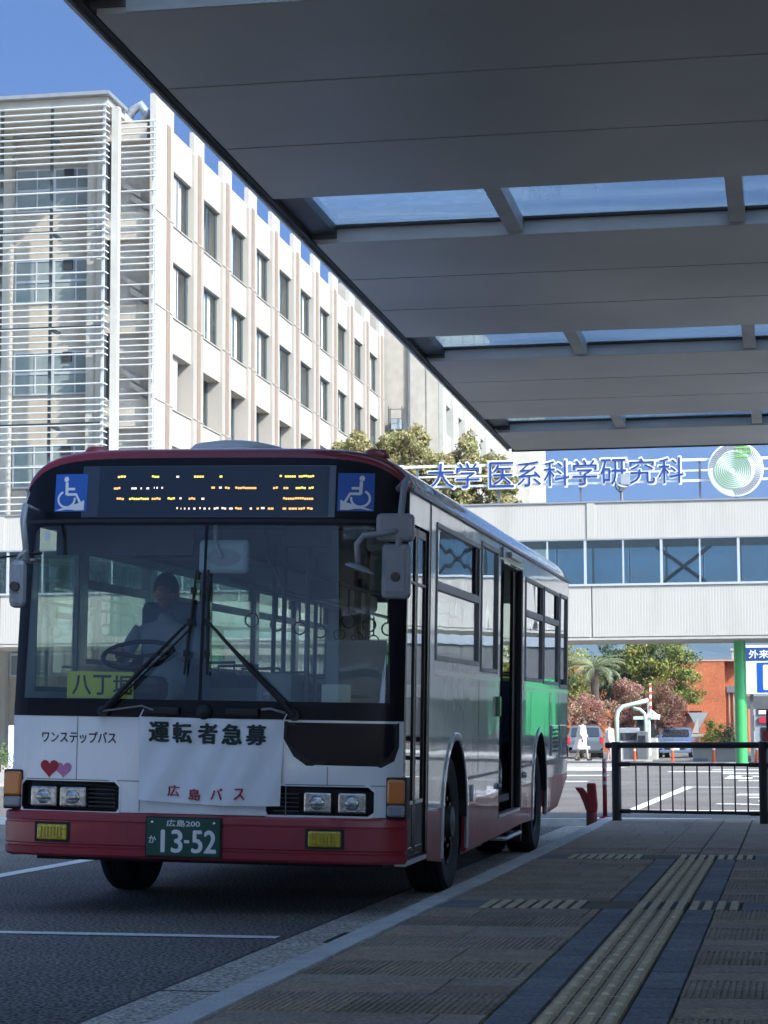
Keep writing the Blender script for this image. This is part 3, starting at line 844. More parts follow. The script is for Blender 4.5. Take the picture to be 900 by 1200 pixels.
edges = [BX0, -38.4, -28.9, -17.8, -6.75, 4.3, 15.4, 26.5, BX1]
for a, b in zip(edges[:-1], edges[1:]):
    ribbed(a + .14, b - .14, 8.10, 9.38, 78); ribbed(a + .02, b - .02, 4.60, 6.40, 78)
    ribbed(a + .14, b - .14, 8.10, 9.38, 81.4, sgn=1); ribbed(a + .02, b - .02, 4.60, 6.40, 81.4, sgn=1)
    bbox('panel_cap', M_bridge, (b - .139, b + .139, 77.96, 78.06, 8.10, 9.38))
bbox('panel_core', M_bridgeu, (BX0, BX1, 78.05, 81.35, 4.56, 6.38))
bbox('roof_deck', M_bridgeu, (BX0, BX1, 78.06, 81.35, 8.12, 9.30))
bbox('coping', M_lip, (BX0, BX1, 77.95, 81.5, 9.385, 9.44))
bbox('bottom_edge', M_tow, (BX0, BX1, 77.97, 78.10, 4.48, 4.555))
bbox('underside', M_bridgeu, (BX0, BX1, 78.11, 81.4, 4.46, 4.55))
for yy in (78.0, 81.35):
    bbox('window_sill', M_wframe, (BX0, BX1, yy - .06, yy + .06, 6.405, 6.48))
    bbox('window_head', M_lip, (BX0, BX1, yy - .06, yy + .06, 8.04, 8.095))
bbox('corridor_floor', M_room, (BX0, BX1, 78.12, 81.3, 6.385, 6.40))
bbox('corridor_ceiling', M_intw, (BX0, BX1, 78.12, 81.3, 8.05, 8.115))
xm = -1.56 - 1.352 * 34; n = 0
pn = pn2 = mu = mu2 = None
while xm < BX1 - 2:
    wide = .05 if n % 2 else .09
    for yy in (78.0, 81.35):
        key = wide
        if n < 2 and yy == 78.0:
            q = MB(); q.box(-wide / 2, wide / 2, -.04, .04, 6.481, 8.039); mm = q.build('mullion', M_wframe, br, loc=(xm - BO.x, yy - BO.y, 0))
            if n: mu2 = mm
            else: mu = mm
        else:
            again(mu2 if (n % 2 and mu2) else mu, br, (xm - BO.x, yy - BO.y, 0))
        if pn is None:
            q = MB(); q.box(.06, 1.29, -.008, .002, 6.485, 8.035); pn = q.build('pane', M_bgl, br, loc=(xm - BO.x, yy - BO.y, 0))
        else: again(pn, br, (xm - BO.x, yy - BO.y, 0))
    xm += 1.352; n += 1
for xx in (-3.6, -14.8, 7.6, -25.9, 18.7):   # crossed braces inside the corridor
    for s in (-1, 1):
        q = MB(); q.tube([(xx - s * 1.0 - BO.x, 2.6, 6.5), (xx + s * 1.0 - BO.x, 2.6, 8.0)], .07, 4); q.build('brace', M_alu, br)
for xx in (-1.62, -14.6, 11.4, -37.5):
    q = MB(); q.lathe([(.215, 0), (.215, 4.45)], (xx - BO.x, 1.6, 0), n=24); o = q.build('green_post', M_green, br); round_shade(o)
    q = MB(); q.lathe([(.30, 0), (.30, .03)], (xx - BO.x, 1.6, 4.42), n=16)

# rooftop sign letters on rails
sg = thing('rooftop_sign', 'blue rooftop letters with white rims on rails above the white bridge', 'sign', (-8, 79, 9.44))
SO = Vector((-8, 79, 9.44))
def sfn(a, b, d): return (a - SO.x, -.14 + d, b - SO.z)
def sbox(name, m, b, parent=None):
    q = MB(); q.box(b[0] - SO.x, b[1] - SO.x, b[2] - SO.y, b[3] - SO.y, b[4] - SO.z, b[5] - SO.z); return q.build(name, m, parent or sg)
sbox('rail', M_wsteel, (-17, 3, 79, 79.07, 10.93, 11.02)); sbox('rail', M_wsteel, (-17, 3, 79, 79.07, 10.18, 10.26))
sbox('back_rail', M_wsteel, (-17, 3, 80.2, 80.26, 10.7, 10.76))
for x in (-16.2, -13.2, -10.2, -7.2, -2.9, -.4): sbox('post', M_alu, (x - .04, x + .04, 79.071, 79.14, 9.44, 11.0))
chars = [('島', -14.5, -13.55), ('大', -12.78, -11.80), ('学', -11.73, -10.86), ('医', -10.5, -9.60), ('系', -9.48, -8.60), ('科', -8.5, -7.57),
         ('学', -7.46, -6.56), ('研', -6.44, -5.52), ('究', -5.42, -4.48), ('科', -4.36, -3.46)]
for ch, a, b in chars:
    w = .035
    text_obj('letter_rim', ch, (a - w, b + w, 10.13 - w, 11.06 + w), lambda a_, b_, d: sfn(a_, b_, d), M_wsteel, sg, bold=.028, depth=.10)
    text_obj('letter', ch, (a, b, 10.13, 11.06), lambda a_, b_, d: sfn(a_, b_, d - .03), M_letter, sg, bold=.0, depth=.02)
# round emblem on its own stand
em = thing('round_emblem', 'round silver emblem with green rings at the right end of the rooftop letters', 'emblem', (-1.62, 78.8, 9.44))
q = MB(); q.lathe([(.0, -.02), (.95, -.02), (.99, .0), (.99, .06), (0, .06)], (0, 0, 1.13), axis='y', n=48); o = q.build('disc', M_wsteel, em); round_shade(o)
for i in range(8):
    r = .12 + i * .075; q = MB()
    q.poly(circ(-.1, 1.08, r + .022, 36), [circ(-.1, 1.08, r, 36)[::-1]], lambda a, b, d: (a, -.045 + d, b), .02); q.build('green_ring', M_embg, em)
q = MB()
for i in range(52):
    a = radians(-100 + i * 5.2); r0, r1 = .70, .93
    a2 = a + .16
    c = [(r0 * cos(a), r0 * sin(a)), (r1 * cos(a2), r1 * sin(a2)), (r1 * cos(a2 + .05), r1 * sin(a2 + .05)), (r0 * cos(a + .05), r0 * sin(a + .05))]
    q.poly(c, [], lambda x, y, d: (x, -.04 + d, 1.13 + y), .018)
q.build('feather_rib', M_lip, em)
q = MB()
gp = ["01010101", "11111111", "10100101", "11111111", "00100100", "11111111"]
for j, row in enumerate(gp):
    for i, c in enumerate(row):
        if c == '1': q.box(.02 + i * .07, .07 + i * .07, -.07, -.05, 1.95 - j * .08, 2.0 - j * .08)
q.build('green_grid_mark', mat('bright_emblem_green', (0.25, 0.62, 0.10), 0.5), em)
q = MB(); q.tube([(0, .1, 0), (0, .1, .5)], .05, 6); q.tube([(-.15, .1, 0), (.15, .1, 0)], .05, 6); q.tube([(.4, .1, 0), (.4, .1, .5)], .03, 6); q.build('stand', M_alu, em)
fl = thing('floodlight', 'grey floodlight standing on the bridge roof below the blue letters', 'lamp', (-5.67, 78.5, 9.44))
q = MB(); q.tube([(0, 0, 0), (0, 0, .5)], .06, 8); q.tube([(-.22, 0, .0), (.22, 0, 0)], .04, 6); q.build('stem', M_alu, fl)
q = MB(); q.tube([(0, 0, .45), (.05, -.1, .62)], [.12, .2], 10); q.box(-.02, .3, -.15, .12, .62, 1.0); q.build('lamp_head', M_grey, fl)
q = MB(); q.tube([(0, 0, .3), (-.2, 0, .5), (-.25, 0, .9)], .02, 5); q.build('cable', M_blackm, fl)

# ================================================================== BUS
bus = thing('city_bus', 'white and red city bus with a recruitment banner on its nose, stopped at the kerb', 'bus', (-3.568, 13.063, 0))
TILT = (Matrix.Rotation(.011, 4, 'X') @ Matrix.Rotation(.022, 4, 'Y'))
HW = 1.245; BL = 10.3
def fy(x, z):
    u = min(1.0, abs(x) / HW)
    y = .045 * u * u + .11 * u ** 9
    if z > 1.25: y += (min(z, 2.42) - 1.25) * .075
    if z > 2.42: y += (z - 2.42) * .10
    return y
def bp(q, name, m, smooth=False, parent=None, bevel=0.0, ang=None):
    o = q.build(name, m, parent or bus, smooth=smooth, bevel=bevel)
    if ang: round_shade(o, ang)
    if parent is None: o.matrix_basis = TILT
    return o
def fpatch(name, poly, off, m, holes=(), parent=None, smooth=True, dx=.06):
    """a piece of the curved nose: polygon in (x,z), cut into narrow strips so that it follows the curve"""
    loops = [poly] + list(holes)
    tri = tessellate_polygon([[Vector((a, b, 0)) for a, b in l] for l in loops])
    flat = [p for l in loops for p in l]
    def clip(pg, x, keep_right):
        out = []
        for i in range(len(pg)):
            a, b = pg[i], pg[(i + 1) % len(pg)]
            ia = (a[0] >= x) if keep_right else (a[0] <= x); ib = (b[0] >= x) if keep_right else (b[0] <= x)
            if ia: out.append(a)
            if ia != ib:
                t = (x - a[0]) / (b[0] - a[0]); out.append((x, a[1] + t * (b[1] - a[1])))
        return out
    xs = [-HW + .0]; 
    while xs[-1] < HW:
        u = abs(xs[-1]) / HW; xs.append(xs[-1] + (dx if u < .72 else dx * .3))
    vs = []; fs = []; idx = {}
    def vid(p):
        k = (round(p[0], 5), round(p[1], 5))
        if k not in idx: idx[k] = len(vs); vs.append((p[0], fy(p[0], p[1]) - off, p[1]))
        return idx[k]
    for t in tri:
        pg = [flat[i] for i in t]; lo = min(p[0] for p in pg); hi = max(p[0] for p in pg)
        for a, b in zip(xs[:-1], xs[1:]):
            if b <= lo or a >= hi: continue
            c = clip(pg, a, True)
            if len(c) > 2: c = clip(c, b, False)
            if len(c) > 2:
                f = []
                for p in c:
                    i = vid(p)
                    if i not in f: f.append(i)
                if len(f) > 2: fs.append(tuple(f))
    q = MB(); q.add(vs, fs)
    me = bpy.data.meshes.new(name); me.from_pydata(q.v, [], q.f); me.materials.append(m)
    bm = bmesh.new(); bm.from_mesh(me)
    for f in bm.faces:
        f.normal_update()
        if f.normal.y > 0: f.normal_flip()
    bm.to_mesh(me); bm.free()
    if smooth: me.shade_smooth()
    o = link(name, me, parent or bus)
    if parent is None: o.matrix_basis = TILT
    return o
def R(x0, x1, z0, z1): return [(x0, z0), (x1, z0), (x1, z1), (x0, z1)]
def ffn(off): return lambda a, b, d: (a, fy(a, b) - off + d, b)
def Sil(x): return 2.62 + .28 * sqrt(max(0, 1 - (abs(x) / HW) ** 6))

# ---- side shells (polygons in (y,z) with openings) -------------------
def arch(cy, r=.56, zc=.50, zb=.25):
    pts = [(cy - r, zb)]
    for i in range(15):
        a = pi - pi * i / 14; pts.append((cy + r * cos(a), zc + r * sin(a)))
    pts.append((cy + r, zb)); return pts
FW, RW = 2.30, 7.68
ZR = .615      # top of the red skirt
def side_fn(x, s): return lambda a, b, d: (x - s * d, a, b)
def arch_upper(cy, zb): # part of arch above zb
    r = .56; zc = .50; a0 = math.asin((zb - zc) / r); pts = []
    for i in range(13):
        a = (pi - a0) - (pi - 2 * a0) * i / 12; pts.append((cy + r * cos(a), zc + r * sin(a)))
    return pts
def arch_lower(cy, zb, zt):
    r = .56; zc = .50; a0 = math.asin((zt - zc) / r)
    pts = [(cy - r, zb), (cy - r, zc)]
    for i in range(1, 5): a = pi - a0 * i / 4; pts.append((cy + r * cos(a), zc + r * sin(a)))
    return pts, [(cy + r * cos(a0 * (4 - i) / 4), zc + r * sin(a0 * (4 - i) / 4)) for i in range(0, 5)] + [(cy + r, zb)]
def shell(s, doors, windows):
    x = s * HW
    # upper, white: z ZR .. 2.62
    out = [(.16, ZR)] if not doors else [(1.10, ZR)]
    low = arch_upper(FW, ZR); out += low
    if doors: out += [(4.66, ZR), (4.66, 2.50), (6.22, 2.50), (6.22, ZR)]
    out += arch_upper(RW, ZR)
    out += [(BL, ZR), (BL, 2.62)]
    if doors: out += [(1.10, 2.62)]
    else: out += [(.26, 2.62), (.24, 2.42), (.16, 1.25)]
    q = MB(); q.poly(out, [w for w in windows], side_fn(x, s), .035)
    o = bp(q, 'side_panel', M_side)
    # red skirt
    segs = []
    l1, r1 = arch_lower(FW, .25, ZR); l2, r2 = arch_lower(RW, .27, ZR)
    if doors:
        segs.append([(1.10, .30)] + l1 + [(1.10, ZR)])
        segs.append(r1[::-1][0:1] + [(4.66, .26), (4.66, ZR)] + r1[0:-1])
        segs.append([(6.22, .28)] + l2 + [(6.22, ZR)])
    else:
        segs.append([(.16, .33)] + l1 + [(.16, ZR)])
        segs.append([(FW + .56, .25), (RW - .56, .27)] + l2[1:] + r1[:-1])
    segs.append([(RW + .56, .27), (9.35, .30), (BL - .02, .56), (BL, ZR)] + r2[:-1])
    for sg_ in segs:
        q = MB(); q.poly(sg_, [], side_fn(x, s), .035); bp(q, 'skirt_panel', M_redside)
    if doors:
        q = MB(); q.poly([(4.66, .26), (6.22, .28), (6.22, .40), (4.66, .40)], [], side_fn(x, s), .035); bp(q, 'door_sill', M_redside)
    return o
WR = [(1.33, 3.40, 1.60, 2.52), (3.52, 4.50, 1.56, 2.56), (6.40, 7.80, 1.53, 2.46), (7.92, 9.28, 1.52, 2.46), (9.42, 10.18, 1.50, 2.47)]
def rect_loop(w): return [(w[0], w[2]), (w[0], w[3]), (w[1], w[3]), (w[1], w[2])]
side_r = shell(1, True, [rect_loop(w) for w in WR])
WL = [(.42, 1.30, 1.35, 2.45), (1.45, 3.0, 1.55, 2.50), (3.12, 4.67, 1.55, 2.50), (4.79, 6.34, 1.55, 2.50), (6.46, 8.0, 1.55, 2.50), (8.12, 9.6, 1.55, 2.50)]
side_l = shell(-1, False, [rect_loop(w) for w in WL])
# window units
def window_unit(s, w, rail=None, slider=True):
    x = s * HW; y0, y1, z0, z1 = w; i = s * .006
    q = MB(); f = .035
    def b(a0, a1, c0, c1, o_=0.0): q.box(min(x + s * .008 - s * o_, x - s * .03), max(x + s * .008 - s * o_, x - s * .03), a0, a1, c0, c1)
    b(y0, y1, z0, z0 + f); b(y0, y1, z1 - f, z1); b(y0, y0 + f, z0 + f + .001, z1 - f - .001); b(y1 - f, y1, z0 + f + .001, z1 - f - .001)
    if rail: b(y0 + f + .001, y1 - f - .001, rail - .03, rail + .03)
    o = bp(q, 'window', M_alu, bevel=.004)
    q = MB(); q.box(x - .006 - s * .012, x - s * .012, y0 + f, y1 - f, z0 + f, (rail - .03) if rail else z1 - f); bp(q, 'pane', M_sgl, parent=o)
    if rail:
        q = MB(); q.box(x - .006 - s * .008, x - s * .008, y0 + f, (y0 + y1) / 2 + .3, rail + .031, z1 - f); bp(q, 'pane', M_sgl, parent=o)
        q = MB(); q.box(x - .006 - s * .02, x - s * .02, (y0 + y1) / 2 + .25, y1 - f - .12, rail + .031, z1 - f); bp(q, 'pane', M_sgl, parent=o)
        q = MB(); q.box(x - .01 - s * .012, x + .006 - s * .012, y1 - f - .13, y1 - f, rail + .031, z1 - f); bp(q, 'sash', M_blackm, parent=o)
    return o
for k, w in enumerate(WR): window_unit(1, w, [2.10, None, 2.14, 2.15, None][k])
for k, w in enumerate(WL): window_unit(-1, w, [None, 2.1, 2.1, 2.1, 2.1, 2.1][k])
# belt mouldings, seams, small fittings on the kerb side
q = MB(); q.box(HW + .001, HW + .012, FW + .60, 4.64, .765, .785); q.box(HW + .001, HW + .012, 6.24, RW - .60, .765, .785); q.box(HW + .001, HW + .012, RW + .6, BL, .765, .785); bp(q, 'belt_moulding', M_alu)
q = MB(); q.box(HW + .001, HW + .010, 1.3, 4.62, 1.50, 1.535); q.box(HW + .001, HW + .010, 6.26, BL, 1.45, 1.48); bp(q, 'rub_strip', M_chrome)
q = MB()
for yy in (3.45, 9.34): q.box(HW - .002, HW + .0015, yy - .004, yy + .004, .80, 1.49)
for yy in (6.9, 8.5): q.box(HW - .002, HW + .0015, yy - .004, yy + .004, 1.1, 1.44)
bp(q, 'panel_seam', M_blackm)
q = MB(); q.box(HW + .001, HW + .018, 8.62, 9.2, .82, 1.12); o = bp(q, 'engine_hatch', M_side, bevel=.006)
q = MB()
for i in range(6): q.box(HW + .019, HW + .024, 8.68, 9.14, .86 + i * .042, .875 + i * .042)
bp(q, 'slat', M_blackm, parent=o)
q = MB(); q.box(HW + .001, HW + .014, 9.45, 10.1, .80, 1.12); o = bp(q, 'engine_hatch', M_side, bevel=.006)
q = MB(); q.box(HW + .001, HW + .02, 3.08, 3.22, .60, .72); bp(q, 'fuel_flap', M_side, bevel=.004)
q = MB(); q.box(HW + .001, HW + .03, 4.48, 4.56, 1.22, 1.38); bp(q, 'side_indicator', mat('green_lens', (0.05, .25, .1), .3, coat=.5), bevel=.006)
q = MB(); q.lathe([(.0, 0), (.028, 0), (.022, .03), (0, .034)], (HW, 4.60, .66), axis='x', n=12); q.lathe([(.0, 0), (.028, 0), (.022, .03), (0, .034)], (HW, 6.34, .70), axis='x', n=12); bp(q, 'marker_lamp', M_lens, smooth=True)
q = MB(); q.box(HW + .001, HW + .02, 4.70, 6.18, 2.515, 2.60); o = bp(q, 'door_header', M_side, bevel=.005)
q = MB(); q.box(HW + .021, HW + .05, 5.0, 5.75, 2.53, 2.585); bp(q, 'entry_lamp', mat('warm_lamp_cover', (.62, .6, .5), .3, coat=.6), parent=o, bevel=.01)
# rain gutter
q = MB(); q.box(HW - .01, HW + .02, .30, BL - .05, 2.622, 2.645); q.box(-HW - .02, -HW + .01, .30, BL - .05, 2.622, 2.645); bp(q, 'rain_gutter', M_alu)
# arch lips
for s in (1, -1):
    for cy in (FW, RW):
        q = MB(); n = 20; r0, r1 = .56, .615; x = s * (HW + .012)
        pin = [(cy + r0 * cos(pi * i / n), .5 + r0 * sin(pi * i / n)) for i in range(n + 1)]
        pout = [(cy + r1 * cos(pi * i / n), .5 + r1 * sin(pi * i / n)) for i in range(n + 1)]
        q.poly([(cy + r1, .27)] + pout + [(cy - r1, .27), (cy - r0, .27)] + pin[::-1] + [(cy + r0, .27)], [], side_fn(x, s), .03)
        bp(q, 'wheel_arch', M_side if cy == FW else M_side, bevel=.006)
        q = MB(); q.grid(lambda u, v: (x - s * (.01 + .36 * v), cy + .558 * cos(pi * u), .5 + .558 * sin(pi * u)), 14, 1); bp(q, 'arch_liner', M_blackm)
# ---- roof
q = MB()
def roof_fn(u, v):
    x = -HW + 2 * HW * u; x = HW * math.sin((u - .5) * pi) if False else x
    a = (u * 2 - 1); x = HW * (1 - (1 - abs(a)) ** 1.9) * (1 if a > 0 else -1)
    y = .46 + (BL - .46) * v
    return (x, y, Sil(x) - (.10 * max(0, (v - .985) / .015)))
q.grid(roof_fn, 36, 24); bp(q, 'roof', M_roof, smooth=True)
q = MB()
def cap_fn(u, v):
    a = (u * 2 - 1); x = HW * (1 - (1 - abs(a)) ** 1.9) * (1 if a > 0 else -1)
    t = v * pi / 2
    zf = Sil(x) - .080
    y = fy(x, min(zf, 2.82)) + (.46 - fy(x, min(zf, 2.82))) * (1 - cos(t)) ** 1.4
    z = zf + .080 * sin(t) ** .8
    return (x, y, z)
q.grid(cap_fn, 44, 12); bp(q, 'roof_cap', M_maroon, smooth=True)
q = MB(); q.lathe([(0.0, .325), (.20, .32), (.33, .29), (.38, .23), (.38, 0)], (-.45, 2.6, 2.885), n=32); o = bp(q, 'roof_vent', M_greym, smooth=True)
for v in o.data.vertices: v.co.y = 2.6 + (v.co.y - 2.6) * 1.3
q = MB(); q.box(-.75, .75, 6.6, 8.6, 2.87, 3.02); bp(q, 'roof_pod', M_roof, bevel=.06)
for xx, m_ in ((-.83, M_amber), (1.00, M_tail)):
    q = MB(); q.lathe([(.07, 0), (.066, .02), (.045, .055), (0, .06)], (xx, .40, Sil(xx) - .02), n=14)
    o = bp(q, 'marker_lamp', mat('dull_red_lens', (.25, .03, .02), .35, coat=.5), smooth=True)
    for v in o.data.vertices: v.co.x = xx + (v.co.x - xx) * 1.3
# rear wall
q = MB(); q.poly([(-HW, .6), (HW, .6), (HW, 2.62), (.9, 2.86), (-.9, 2.86), (-HW, 2.62)], [[(-.9, 1.6), (-.9, 2.4), (.9, 2.4), (.9, 1.6)]], lambda a, b, d: (a, BL - d, b), .04); bp(q, 'rear_panel', M_side)
q = MB(); q.box(-.9, .9, BL - .03, BL - .02, 1.6, 2.4); bp(q, 'rear_window', M_sgl)

# ---- nose
# bumper: swept profile round the nose
def nose_pts(off, z, x1=HW, n=44, back=.0):
    pts = []
    for i in range(n + 1):
        a = i / n * 2 - 1; x = x1 * (1 - (1 - abs(a)) ** 1.7) * (1 if a > 0 else -1)
        y = fy(x, z); dx = 1e-3
        g = (fy(min(x + dx, HW), z) - fy(max(x - dx, -HW), z)) / (2 * dx) if abs(x) < HW - dx else (6 if x > 0 else -6)
        nx, ny = g, -1; l = sqrt(nx * nx + 1)
        pts.append((x + nx / l * off, y + ny / l * off))
    return pts
def sweep_nose(name, prof, m, parent=None, ext=0.0):
    q = MB(); rings = []
    for off, z in prof:
        p = nose_pts(off, z)
        if ext: p = [(p[0][0], p[0][1] + ext)] + p + [(p[-1][0], p[-1][1] + ext)]
        rings.append([(x, y, z) for x, y in p])
    k = len(rings[0]); vs = [v for r in rings for v in r]
    fs = [(j * k + i, j * k + i + 1, (j + 1) * k + i + 1, (j + 1) * k + i) for j in range(len(prof) - 1) for i in range(k - 1)]
    q.add(vs, fs); o = bp(q, name, m, parent=parent); round_shade(o, 30); return o
sweep_nose('bumper', [(-.08, .335), (.02, .34), (.032, .355), (.034, .395), (.024, .402), (.024, .412), (.036, .42), (.036, .54), (.028, .548), (.028, .556), (.034, .562), (.032, .600), (.022, .612), (-.02, .614)], M_red)
# white mask with the lower right window and lamp recesses cut out
lampL = [(-1.14, .615), (-.52, .615), (-.50, .64), (-.50, .77), (-.53, .80), (-1.13, .80), (-1.155, .77), (-1.155, .64)]
lampR = [(.44, .625), (1.05, .625), (1.085, .65), (1.085, .77), (1.05, .80), (.47, .80), (.43, .77), (.43, .645)]
lowp = [(.53, 1.185), (.53, 1.09), (.60, .985), (.68, .93), (1.12, .925), (1.19, .965), (1.215, 1.04), (1.215, 1.185)]
mask = [(-HW, .618)] + [(-HW, 1.20), (.50, 1.20), (HW, 1.20), (HW, .618)]
def shrink(p, k):
    cx = sum(a for a, b in p) / len(p); cy = sum(b for a, b in p) / len(p)
    return [(cx + (a - cx) * (1 - k / abs(a - cx) if abs(a - cx) > k else 1), cy + (b - cy) * (1 - k / abs(b - cy) if abs(b - cy) > k else 1)) for a, b in p]
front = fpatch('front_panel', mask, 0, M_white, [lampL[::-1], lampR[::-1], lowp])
# hatch seams
for (x0, x1, z0, z1) in [(-.785, -.779, .81, 1.195), (-1.19, -.37, .806, .812), (-.372, -.366, .625, 1.195), (.80, .806, .81, .92), (.52, 1.15, .806, .812), (.548, .553, .62, .80)]:
    fpatch('panel_seam', R(x0, x1, z0, z1), .0015, M_alu, parent=front)
# lamp units set in recesses
def lamp_unit(poly, lamps, xs):
    cup = MB()
    n = len(poly)
    vs = [(x, fy(x, z) - .004, z) for x, z in poly] + [(x, fy(x, z) + .07, z) for x, z in poly]
    cup.add(vs, [(i, (i + 1) % n, n + (i + 1) % n, n + i) for i in range(n)] + [tuple(n + i for i in range(n))])
    o = bp(cup, 'lamp_housing', M_black, parent=front)
    rim = MB(); k = shrink(poly, -.012); f = ffn(.006)
    rim.poly(k, [poly[::-1]], f, .012); bp(rim, 'lamp_rim', M_white, parent=front)
    for (x0, x1) in lamps:
        q = MB(); q.tbox(x0, x1, -.01, .05, .640, .765, 0); 
        l = bp(q, 'headlight', M_lens, parent=front, bevel=.012)
        l.location = (0, fy((x0 + x1) / 2, .7) + .012, 0)
        q = MB(); q.lathe([(0, -.006), (.032, -.004), (.046, .0), (.05, .012)], ((x0 + x1) / 2, -.010, .702), axis='y', n=20)
        lb = bp(q, 'bulb_cover', M_lens, parent=l, smooth=True)
        q = MB()
        for i in range(5): q.box(x0 + .012, x1 - .012, -.0165, -.0105, .655 + i * .022, .658 + i * .022)
        bp(q, 'lens_rib', M_lens, parent=l)
    return o
lamp_unit(lampL, [(-1.085, -.915), (-.890, -.718)], 0)
lamp_unit(lampR, [(.658, .829), (.866, 1.04)], 0)
for a, b in ((-.70, -.53), (.47, .63)):
    q = MB()
    for i in range(5): q.box(a, b, fy(.6, .7) + .01, fy(.6, .7) + .03, .645 + i * .026, .653 + i * .026)
    bp(q, 'grille_slat', M_dark, parent=front)
# lower right window
lp = fpatch('lower_window', shrink(lowp, .0), -.004, mat('dark_lower_glass', (.010, .012, .015), .12, spec=.12), parent=front)
rimp = MB(); rimp.poly(shrink(lowp, -.006), [shrink(lowp, .022)[::-1]], ffn(.004), .01); bp(rimp, 'window_seal', M_blackm, parent=front)
# indicators on the corners
for s, a, b in ((-1, .63, .85), (1, .625, .85)):
    q = MB(); x = s * 1.215; y = fy(1.2, .7)
    q.box(x - .055, x + .055, y - .055, y + .09, .70, b); o = bp(q, 'indicator', M_amber, bevel=.015)
    q = MB(); q.box(x - .055, x + .055, y - .054, y + .09, a, .698); bp(q, 'indicator_base', mat('smoke_lens', (.22, .23, .25), .3, coat=.6), bevel=.015)
    q = MB(); q.box(x - .065, x + .065, y - .03, y + .095, a - .012, b + .012); bp(q, 'indicator_rim', M_blackm, bevel=.01)
# fog lamps
for x0, x1 in ((-1.02, -.82), (.70, .90)):
    fpatch('fog_lamp_recess', R(x0 - .02, x1 + .02, .425, .55), .0375, M_blackm)
    q = MB(); q.box(x0, x1, -.012, .03, .440, .535); o = bp(q, 'fog_lamp', M_yellow, bevel=.01); 
    for v in o.data.vertices: v.co.y += fy(v.co.x, .5) - .042
    q = MB()
    for i in range(7): q.box(x0 + .03 + i * .022, x0 + .034 + i * .022, -.018, -.013, .455, .52)
    ob = bp(q, 'lens_rib', mat('dark_yellow_rib', (.35, .25, .01), .3), parent=o)
    for v in ob.data.vertices: v.co.y += fy(v.co.x, .5) - .042
# number plate
q = MB(); q.box(-.30, .16, -.06, -.05, .362, .592); pl = bp(q, 'number_plate', M_plate, bevel=.006)
q = MB(); q.box(-.31, .17, -.049, -.036, .355, .60); bp(q, 'plate_holder', M_blackm, parent=pl)
pf = lambda a, b, d: (a, -.0612 + d, b)
text_obj('plate_text', '広島200', (-.175, .035, .542, .582), pf, M_ink, pl, bold=.03)
text_obj('plate_text', 'か', (-.285, -.240, .440, .485), pf, M_ink, pl, bold=.03)
text_obj('plate_text', '13', (-.205, -.075, .385, .520), pf, M_ink, pl, bold=.035)
q = MB(); q.poly(R(-.062, -.030, .444, .462), [], pf); bp(q, 'plate_text', M_ink, parent=pl)
text_obj('plate_text', '52', (-.012, .135, .385, .520), pf, M_ink, pl, bold=.035)
q = MB()
for a in (-.265, .125): q.lathe([(0, -.006), (.009, -.005), (.011, 0)], (a, -.0602, .565), axis='y', n=10)
bp(q, 'plate_screw', M_chrome, parent=pl)
# lettering and hearts on the left
text_obj('front_lettering', 'ワンステップバス', (-1.02, -.53, 1.035, 1.105), ffn(.003), M_inkb, front, bold=.018)
def heart(cx, cz, s):
    pts = []
    for i in range(28):
        t = 2 * pi * i / 28
        pts.append((cx + s * 16 * sin(t) ** 3 / 17, cz + s * (13 * cos(t) - 5 * cos(2 * t) - 2 * cos(3 * t) - cos(4 * t)) / 17))
    return pts
fpatch('heart_sticker', heart(-.868, .872, .058), .003, M_pink, parent=front)
fpatch('heart_sticker', heart(-.962, .880, .066), .005, mat('red_heart', (.45, .015, .03), .4), parent=front)
# black belt below the screen
fpatch('screen_base', [(-HW, 1.20), (HW, 1.20), (HW, 1.285), (-HW, 1.285)], .004, M_black)
# windscreen: black surround, two panes, centre bar
scr = fpatch('windscreen_frame', [(-HW, 1.285), (HW, 1.285), (HW, 2.42), (-HW, 2.42)], .0, M_black,
             [[(-1.165, 1.31), (-1.15, 2.36), (-1.11, 2.395), (-.012, 2.395), (-.012, 1.31)][::-1], [(.006, 1.31), (.006, 2.395), (1.08, 2.395), (1.13, 2.34), (1.165, 1.31)]])
fpatch('windscreen_pane', [(-1.18, 1.295), (-.006, 1.295), (-.006, 2.41), (-1.18, 2.41)], -.006, M_wind, parent=scr)
fpatch('windscreen_pane', [(0, 1.295), (1.18, 1.295), (1.18, 2.41), (0, 2.41)], -.006, M_wind, parent=scr)
